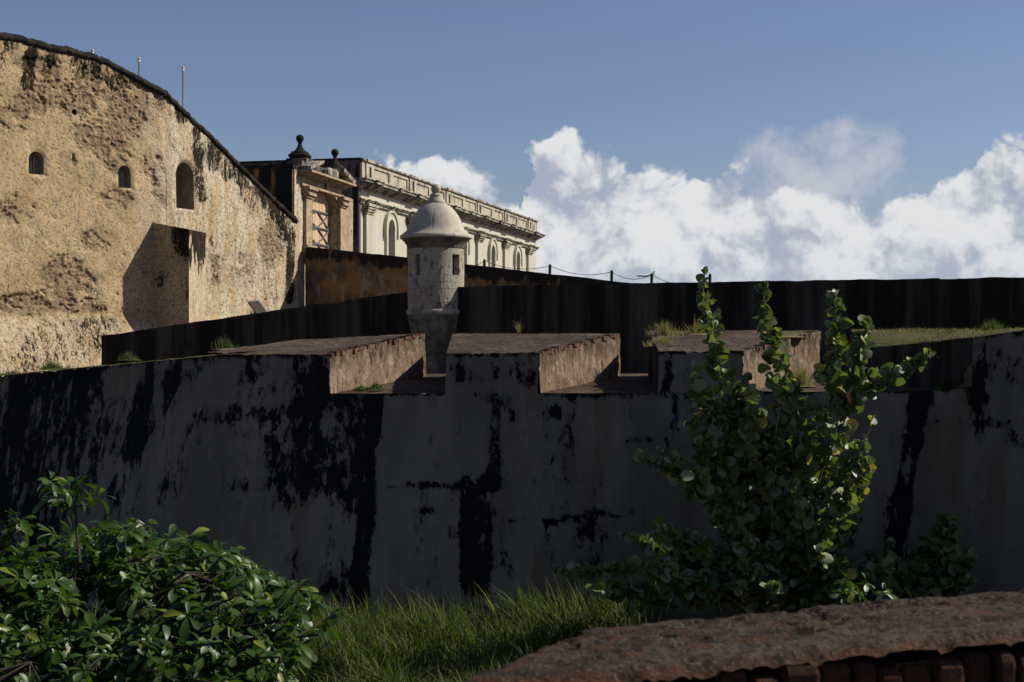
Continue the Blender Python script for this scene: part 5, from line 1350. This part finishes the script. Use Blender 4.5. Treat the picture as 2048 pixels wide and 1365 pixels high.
def build_almond():
    lv, tb = [], MB(); base = np.array((K(120) * 14.0, 14.0, 0.0))
    crown = [(-120, 1130), (20, 1125), (90, 1075), (180, 1062), (270, 1050), (370, 1068), (430, 1100), (500, 1125), (550, 1150), (600, 1180), (650, 1215), (690, 1232), (655, 1265), (600, 1295), (570, 1335), (590, 1400), (-120, 1400)]
    top = base + np.array((0.1, 0, 2.2))
    tb.tube([base, base + np.array((0.05, 0.05, 1.1)), top], [0.13, 0.10, 0.08], 10)
    # main limbs, in two loose tiers
    tips = []
    for (px, py, d) in [(40, 1180, 13.2), (150, 1110, 13.8), (260, 1095, 13.6), (370, 1120, 13.3), (470, 1170, 13.0), (560, 1215, 12.9), (640, 1245, 12.8), (330, 1200, 12.4), (450, 1260, 12.2), (560, 1290, 12.3), (200, 1290, 12.2), (320, 1320, 11.9), (60, 1300, 12.2), (450, 1345, 11.8), (130, 1200, 14.6), (300, 1150, 14.6), (-60, 1220, 13.0)]:
        e = W(px, py + 25, d); mid = (top + e) / 2 + np.array((0, 0, 0.12)); pts, L = poly([top, mid, e], 12)
        tb.tube(pts, list(np.linspace(0.035, 0.010, 12)), 6); tips.append(pts)
    allp = np.concatenate(tips); cnt = 0
    gaps = [(255, 1215, 90, 32), (120, 1245, 70, 22), (60, 1340, 90, 20), (240, 1345, 50, 25)]
    tiers = []
    while len(tiers) < 46:
        px, py = rnd.uniform(-110, 700), rnd.uniform(1050, 1395)
        if inpoly(px, py - 4, crown) and all(abs(px - a) > 55 or abs(py - b) > 24 for a, b in tiers): tiers.append((px, py))
        elif rnd.random() < 0.002: break
    while cnt < 1000:
        if cnt < 780:
            a, b = rnd.choice(tiers); px, py = rnd.gauss(a, 34), rnd.gauss(b, 8)
        else: px, py = rnd.uniform(-110, 700), rnd.uniform(1045, 1395)
        if not inpoly(px, py + 6, crown): continue
        if any(((px - a) / c) ** 2 + ((py - b) / e) ** 2 < 1 for a, b, c, e in gaps) and rnd.random() < 0.96: continue
        # crown surface: front rosettes sit nearer, upper ones farther back
        t = (py - 1050) / 330; d = 14.4 - 2.3 * t + rnd.uniform(-0.5, 1.2) + 0.0008 * px
        c = W(px, py, d)
        near = allp[np.argmin(((allp - c) ** 2).sum(1))]
        almond_rosette(lv, tb, c, near, w=1.0 if d < 13.6 else 0.7); cnt += 1
    # two shoots standing clear above the crown
    for (px, py, d, n) in [(150, 985, 13.6, 11), (15, 1050, 13.2, 7)]:
        e = W(px, py + 20, d); s = W(px + 10 if px > 100 else px - 20, 1125, d); tb.tube([s, (s + e) / 2 + rv() * 0.03, e], [0.016, 0.012, 0.008], 5)
        for k in range(n): almond_rosette(lv, tb, W(px + rnd.uniform(-62, 58) * (1 if px > 100 else 0.6), py + rnd.uniform(-28, 22), d + rnd.uniform(-.25, .25)), e, size=(0.13, 0.20), n=rnd.randint(5, 7), r=0.006)
    plant('almond_tree', tuple(base), 'spreading sea almond tree with glossy paddle leaves in whorls beside the tall grass', 'tree', lv, tb, 'almond', M['almond'], M['darkbark'])
build_sea_grape(); build_almond()

# ------------------------------------------------------------------ grass
def blades(xy, z0, h, w, bend, seg=4):
    n = len(xy); a = nr.rand(n) * 2 * np.pi; dr = np.column_stack([np.cos(a), np.sin(a)]); pr = np.column_stack([-np.sin(a + nr.normal(size=n) * 0.6), np.cos(a)])
    V = np.zeros((n, seg * 2 + 1, 3)); F_ = []
    for i in range(seg + 1):
        t = i / seg; c = xy + dr * (h * bend * t ** 2)[:, None]; z = z0 + h * t * (1 - 0.35 * np.clip(bend, 0, 1.4) * t)
        ww = w * (1 - t ** 1.7)
        if i < seg:
            V[:, 2 * i, :2] = c - pr * ww[:, None]; V[:, 2 * i + 1, :2] = c + pr * ww[:, None]; V[:, 2 * i, 2] = z; V[:, 2 * i + 1, 2] = z
        else: V[:, 2 * seg, :2] = c; V[:, 2 * seg, 2] = z
    f4 = np.array([[2 * i, 2 * i + 1, 2 * i + 3, 2 * i + 2] for i in range(seg - 1)]); o = np.arange(n)[:, None, None] * (2 * seg + 1)
    q = (f4[None] + o).reshape(-1, 4).tolist(); t3 = (np.array([[2 * seg - 2, 2 * seg - 1, 2 * seg]])[None] + o).reshape(-1, 3).tolist()
    return V.reshape(-1, 3), q + t3, np.repeat(nr.rand(n), 2 * seg + 1)
def build_grass():
    n = 46000
    xy = np.column_stack([nr.uniform(-9.5, 9.0, n), nr.uniform(19.5, 26.8, n)])
    p3 = np.column_stack([xy, xy[:, 0] * 0]); c = fbm(p3 * 0.9, 4, 5) + 0.5 * fbm(p3 * 3.0, 3, 6)
    keep = (nr.rand(n) < 0.55 + 0.5 * c) & ((xy[:, 0] < 2.3) | (nr.rand(n) < 0.30)); xy = xy[keep]; c = c[keep]; n = len(xy)
    # taller against the wall and in clumps
    h = 0.34 + 0.34 * smooth(xy[:, 1], 22.5, 26.4) + 0.42 * np.clip(c, -0.6, 0.9) + nr.rand(n) ** 1.5 * 0.45 + 0.30 * smooth(xy[:, 0], -1.2, 1.0) * smooth(xy[:, 1], 24.5, 26.3)
    h = np.clip(h, 0.15, 1.5); tall = nr.rand(n) < 0.025; h[tall] += 0.35
    V, f, tint = blades(xy, 0.0, h, 0.007 + 0.011 * nr.rand(n), 0.1 + 1.2 * nr.rand(n) ** 1.1)
    o = obj('grass', V, f, M['grass'], None, {'tint': tint}, origin=(0, 24, 0)); tag(o, 'tall rank green grass growing in the moat along the foot of the wall', 'grass', kind='stuff')
build_grass()
def build_top_grass():
    n = 17000; s = nr.rand(n); t = nr.rand(n)
    f = np.array([(7.66, 30.0, EYE - 0.15), (8.81, 27.30, EYE + 0.06), (9.54, 26.58, EYE + 0.21), (10.9, 25.25, EYE + 0.44)]); b = np.array([(7.88, 32.9, EYE + 0.25), (9.5, 32.9, EYE + 0.27), (11.7, 32.5, EYE + 0.23), (14.0, 30.9, EYE + 0.49)])
    k = np.linspace(0, 1, 4); A = np.column_stack([np.interp(s, k, f[:, i]) for i in range(3)]); B = np.column_stack([np.interp(s, k, b[:, i]) for i in range(3)])
    P = A * (1 - t)[:, None] + B * t[:, None]
    kp = fbm(P * (1.1, 1.1, 0), 4, 61) + 0.5 * smooth(P[:, 0], 8.0, 10.5) > -0.10 + 0.35 * nr.rand(n); P = P[kp]; n = len(P)
    V, fc, tint = blades(P[:, :2], P[:, 2] - 0.05, 0.06 + 0.10 * nr.rand(n) ** 2, np.full(n, 0.009), 0.3 + 0.8 * nr.rand(n), 3)
    tag(obj('grass', V, fc, M['topgrass'], None, {'tint': tint}, origin=(9, 30, EYE)), 'short scrubby grass covering the top of the corner merlon', 'grass', kind='stuff')
build_top_grass()
def tuft(name, c, n, h, r, matl, label, bend=0.5, w=0.006, group=None):
    c = np.asarray(c, float); a = nr.rand(n) * 6.28; rr = np.minimum(np.abs(nr.normal(size=n)) * 0.5 * r, r * 0.97); xy = c[None, :2] + np.column_stack([np.cos(a) * rr, np.sin(a) * rr * 0.8])
    V, f, tint = blades(xy, c[2] - 0.03, h * (0.45 + 0.75 * nr.rand(n)) * np.clip(1.2 - 0.55 * rr / r, 0.2, 1.2), np.full(n, w), bend * nr.rand(n) * 1.4)
    # the root mat that holds the blades together
    k0 = len(V); th = np.linspace(0, 2 * np.pi, 14, endpoint=False); dm = [(c[0], c[1], c[2] + 0.012)]
    for q, zz in ((0.55, 0.004), (1.0, -0.035)): dm += [(c[0] + r * q * math.cos(a_), c[1] + r * q * 0.8 * math.sin(a_), c[2] + zz) for a_ in th]
    V = np.concatenate([V, np.array(dm)]); tint = np.concatenate([tint, np.full(29, 0.3)])
    f = f + [[k0, k0 + 1 + j, k0 + 1 + (j + 1) % 14] for j in range(14)] + [[k0 + 1 + j, k0 + 15 + j, k0 + 15 + (j + 1) % 14, k0 + 1 + (j + 1) % 14] for j in range(14)]
    tag(obj(name, V, f, matl, None, {'tint': tint}, origin=tuple(c)), label, 'grass tuft', group)
TU = [('grass_tuft', W(722, 777, 28.5), 260, 0.09, 0.16, 'grass', 'small mossy green tuft in the embrasure below the sentry box'),
      ('grass_tuft', W(752, 776, 28.5), 420, 0.13, 0.20, 'grass', 'larger mossy green tuft in the embrasure below the sentry box'),
      ('grass_tuft', W(1195, 781, 28.5), 320, 0.06, 0.18, 'grass', 'flat green tuft on the sunny floor of the middle embrasure'),
      ('dry_tuft', W(1330, 672, 31.0), 420, 0.34, 0.42, 'drygrass', 'large dry straw tuft on the corner of the merlon before the curtain wall'),
      ('dry_tuft', W(1326, 690, 29.6), 500, 0.20, 0.42, 'drygrass', 'low dry straw tuft spilling over the front of the grassy merlon'),
      ('grass_tuft', W(1405, 664, 31.6), 220, 0.18, 0.34, 'grass', 'green tuft along the back edge of the merlon behind the sea grape'),
      ('dry_tuft', W(1395, 668, 31.4), 120, 0.38, 0.40, 'drygrass', 'thin dry stalks along the back of the merlon behind the sea grape'),
      ('dry_tuft', W(1038, 668, 31.6), 60, 0.30, 0.025, 'drygrass', 'wispy dry weed on the back edge of the merlon right of the sentry box'),
      ('weed', W(450, 697, 30.3), 240, 0.28, 0.30, 'grass', 'bushy green weed where the ramp wall meets the parapet top'),
      ('weed', W(258, 718, 31.4), 170, 0.20, 0.30, 'grass', 'green weed on the parapet in front of the end of the ramp wall'),
      ('weed', W(105, 737, 33.4), 260, 0.22, 0.35, 'grass', 'green weed on the parapet below the castle talus'),
      ('weed', W(25, 748, 34.4), 260, 0.12, 0.55, 'grass', 'low green growth on the parapet at the far end of the castle talus'),
      ('dry_tuft', W(1600, 770, 29.0), 420, 0.42, 0.34, 'drygrass', 'dry straw bush in the embrasure behind the sea grape stems'),
      ('dry_tuft', W(1560, 672, 30.8), 380, 0.14, 0.60, 'drygrass', 'matted dry grass on the merlon corner behind the sea grape stems'),
      ('grass_tuft', W(1884, 776, 27.7), 260, 0.22, 0.14, 'grass', 'spiky green tuft on the shaded sill near the angle of the wall'),
      ('weed', W(1985, 664, 29.8), 340, 0.28, 0.42, 'grass', 'tall green weeds on the grassy top of the far right merlon'),
      ('weed', W(1900, 668, 30.6), 300, 0.14, 0.55, 'grass', 'low green weeds across the grassy top of the far right merlon')]
for n_, c_, k_, h_, r_, m__, l_ in TU: tuft(n_, c_, k_, h_, r_, M[m__], l_)

# ------------------------------------------------------------------ flagpoles, fence, panel, aeroplane
for px, py, lab in ((366, 133, 'white flagpole with gilt ball, most of it showing above the sloping coping'), (278, 115, 'white flagpole with gilt ball, its upper end showing above the curved coping'), (185, 99, 'white flagpole of which only the gilt ball clears the castle coping')):
    d = 58.0; p = W(px, py, d); z0 = EYE - 1.62
    t = thing('flagpole', (p[0], p[1], z0), lab, 'flagpole', 'flagpoles behind the castle wall')
    m = MB(); m.tube([(p[0], p[1], z0), (p[0], p[1], p[2] - 0.10)], [0.055, 0.038], 12); m.build('pole', M['pole'], t, smooth_=True)
    m = MB(); m.lathe([(max(0.065 * math.sin(a), 0.003), p[2] - 0.065 - 0.065 * math.cos(a)) for a in np.linspace(0.02, 3.12, 10)], p[:2], 14); m.build('ball', M['gilt'], t, smooth_=True)
    m = MB(); m.lathe([(0.05, p[2] - 0.19), (0.06, p[2] - 0.18), (0.06, p[2] - 0.14), (0.03, p[2] - 0.12)], p[:2], 12); m.build('truck', M['pole'], t)
posts = [W(969, 519, 48.6), W(1100, 529, 47.4), W(1223.5, 541, 46.4), W(1303.5, 547, 45.6), W(1420, 548, 44.8)]
fr = thing('rope_fence', (posts[2][0], posts[2][1], EYE + 0.6), 'low fence of dark posts and slack rope along the ramp behind the walls', 'fence')
for i, p in enumerate(posts):
    m = MB(); m.tube([(p[0] - 0.03, p[1], p[2] - 1.5), (p[0], p[1], p[2] - 0.03), (p[0], p[1], p[2])], [0.05, 0.048, 0.03], 10); m.build('post', M['postwood'], fr)
ends = [W(905, 524, 49.3)] + posts
for a, b in zip(ends[:-1], ends[1:]):
    a, b = a.copy(), b.copy(); a[2] -= 0.05; b[2] -= 0.05; t = np.linspace(0, 1, 14)
    if b[0] > posts[3][0] + 0.5: b[2] -= 0.28
    pts = a[None] * (1 - t)[:, None] + b[None] * t[:, None]; pts[:, 2] -= 0.19 * 4 * t * (1 - t)
    m = MB(); m.tube(pts, 0.011, 5); m.build('rope', M['rope'], fr)
pc = W(520, 612, 42.9)
t = thing('information_panel', (pc[0], pc[1], EYE - 1.62), 'tilted information panel on legs standing behind the ramp wall, seen from its back', 'sign')
m = MB(); u_ = np.array((0.27, 0.10, 0.02)); dn = np.array((0.30, -0.28, -0.34)); th = np.array((0.02, 0.03, 0.045))
o_ = W(497, 603, 43.0); q = [o_, o_ + u_, o_ + u_ + dn, o_ + dn]
m.hexa([tuple(p - th) for p in q] + [tuple(p) for p in q]); m.build('panel', M['panel'], t)
m = MB(); a, b = o_ + u_, o_ + u_ + dn; e = np.array((0.035, 0.012, 0.0)); m.hexa([tuple(a - th), tuple(a - th + e), tuple(b - th + e), tuple(b - th), tuple(a + th * 0.4), tuple(a + th * 0.4 + e), tuple(b + th * 0.4 + e), tuple(b + th * 0.4)]); m.build('panel_frame', M['paledge'], t)
for s_ in (0.25, 0.75):
    p = o_ + u_ * s_ + dn * 0.55 - th; m = MB(); m.tube([tuple(p), (p[0], p[1], EYE - 1.62)], 0.03, 8); m.build('leg', M['panel'], t)
def airliner():
    D = 2800.0; c = W(1291, 551.5, D); s = 1.0
    t = thing('airliner', tuple(c), 'distant twin engined airliner on approach with wheels down against the cloud', 'airplane')
    hd = R(176); fx = np.array((math.cos(hd) * 0.96, math.sin(hd) * 0.96 - 0.20, -0.035)); fx /= np.linalg.norm(fx)
    sd_ = np.cross(fx, (0, 0, 1)); sd_ /= np.linalg.norm(sd_); up = np.cross(sd_, fx)
    P = lambda x, y, z: tuple(c + fx * x + sd_ * y + up * z)
    m = MB(); L = [(-18.5, 0.3, 0.9), (-15, 0.9, 0.6), (-10, 1.9, 0.2), (-5, 2.4, 0), (8, 2.4, 0), (13, 2.25, 0), (16, 1.6, -0.15), (17.6, 0.8, -0.35), (18.3, 0.2, -0.45)]
    m.tube([P(x, 0, z) for x, r, z in L], [r for x, r, z in L], 14); m.build('fuselage', M['plane'], t, smooth_=True)
    def fin(name, pts, th):
        m = MB(); a = [np.array(p) for p in pts]; nrm_ = np.cross(a[1] - a[0], a[2] - a[0]); nrm_ = nrm_ / np.linalg.norm(nrm_) * th
        m.add([tuple(p - nrm_) for p in a] + [tuple(p + nrm_) for p in a], [[3, 2, 1, 0], [4, 5, 6, 7], [0, 1, 5, 4], [1, 2, 6, 5], [2, 3, 7, 6], [3, 0, 4, 7]]); m.build(name, M['plane'], t)
    for k in (-1, 1):
        fin('wing', [P(5.0, 1.5 * k, -1.2), P(-2.6, 1.5 * k, -1.2), P(-6.4, 16.5 * k, 0.6), P(-4.6, 16.5 * k, 0.6)], 0.25)
        fin('tailplane', [P(-14.0, 0.6 * k, 0.9), P(-17.6, 0.6 * k, 0.9), P(-19.0, 6.0 * k, 1.4), P(-17.3, 6.0 * k, 1.4)], 0.15)
        m = MB(); m.tube([P(4.4, 5.6 * k, -2.1), P(3.9, 5.6 * k, -2.1), P(0.6, 5.6 * k, -2.0), P(-0.4, 5.6 * k, -1.9)], [0.85, 1.05, 0.9, 0.5], 12); m.build('engine', M['plane'], t, smooth_=True)
        m = MB(); m.tube([P(-0.9, 3.4 * k, -1.2), P(-0.9, 3.4 * k, -3.4)], 0.2, 8); g = m.build('landing_gear', M['plane'], t)
        m = MB(); m.tube([P(-0.9, 3.1 * k, -3.5), P(-0.9, 3.7 * k, -3.5)], 0.6, 12); m.build('wheel', M['plane'], g)
    fin('tail_fin', [P(-11.5, 0, 1.3), P(-16.8, 0, 1.3), P(-19.6, 0, 8.2), P(-17.0, 0, 8.2)], 0.2)
    m = MB(); m.tube([P(13.0, 0, -1.5), P(13.0, 0, -3.6)], 0.15, 8); g = m.build('landing_gear', M['plane'], t)
    m = MB(); m.tube([P(13.0, -0.35, -3.7), P(13.0, 0.35, -3.7)], 0.45, 12); m.build('wheel', M['plane'], g)
airliner()
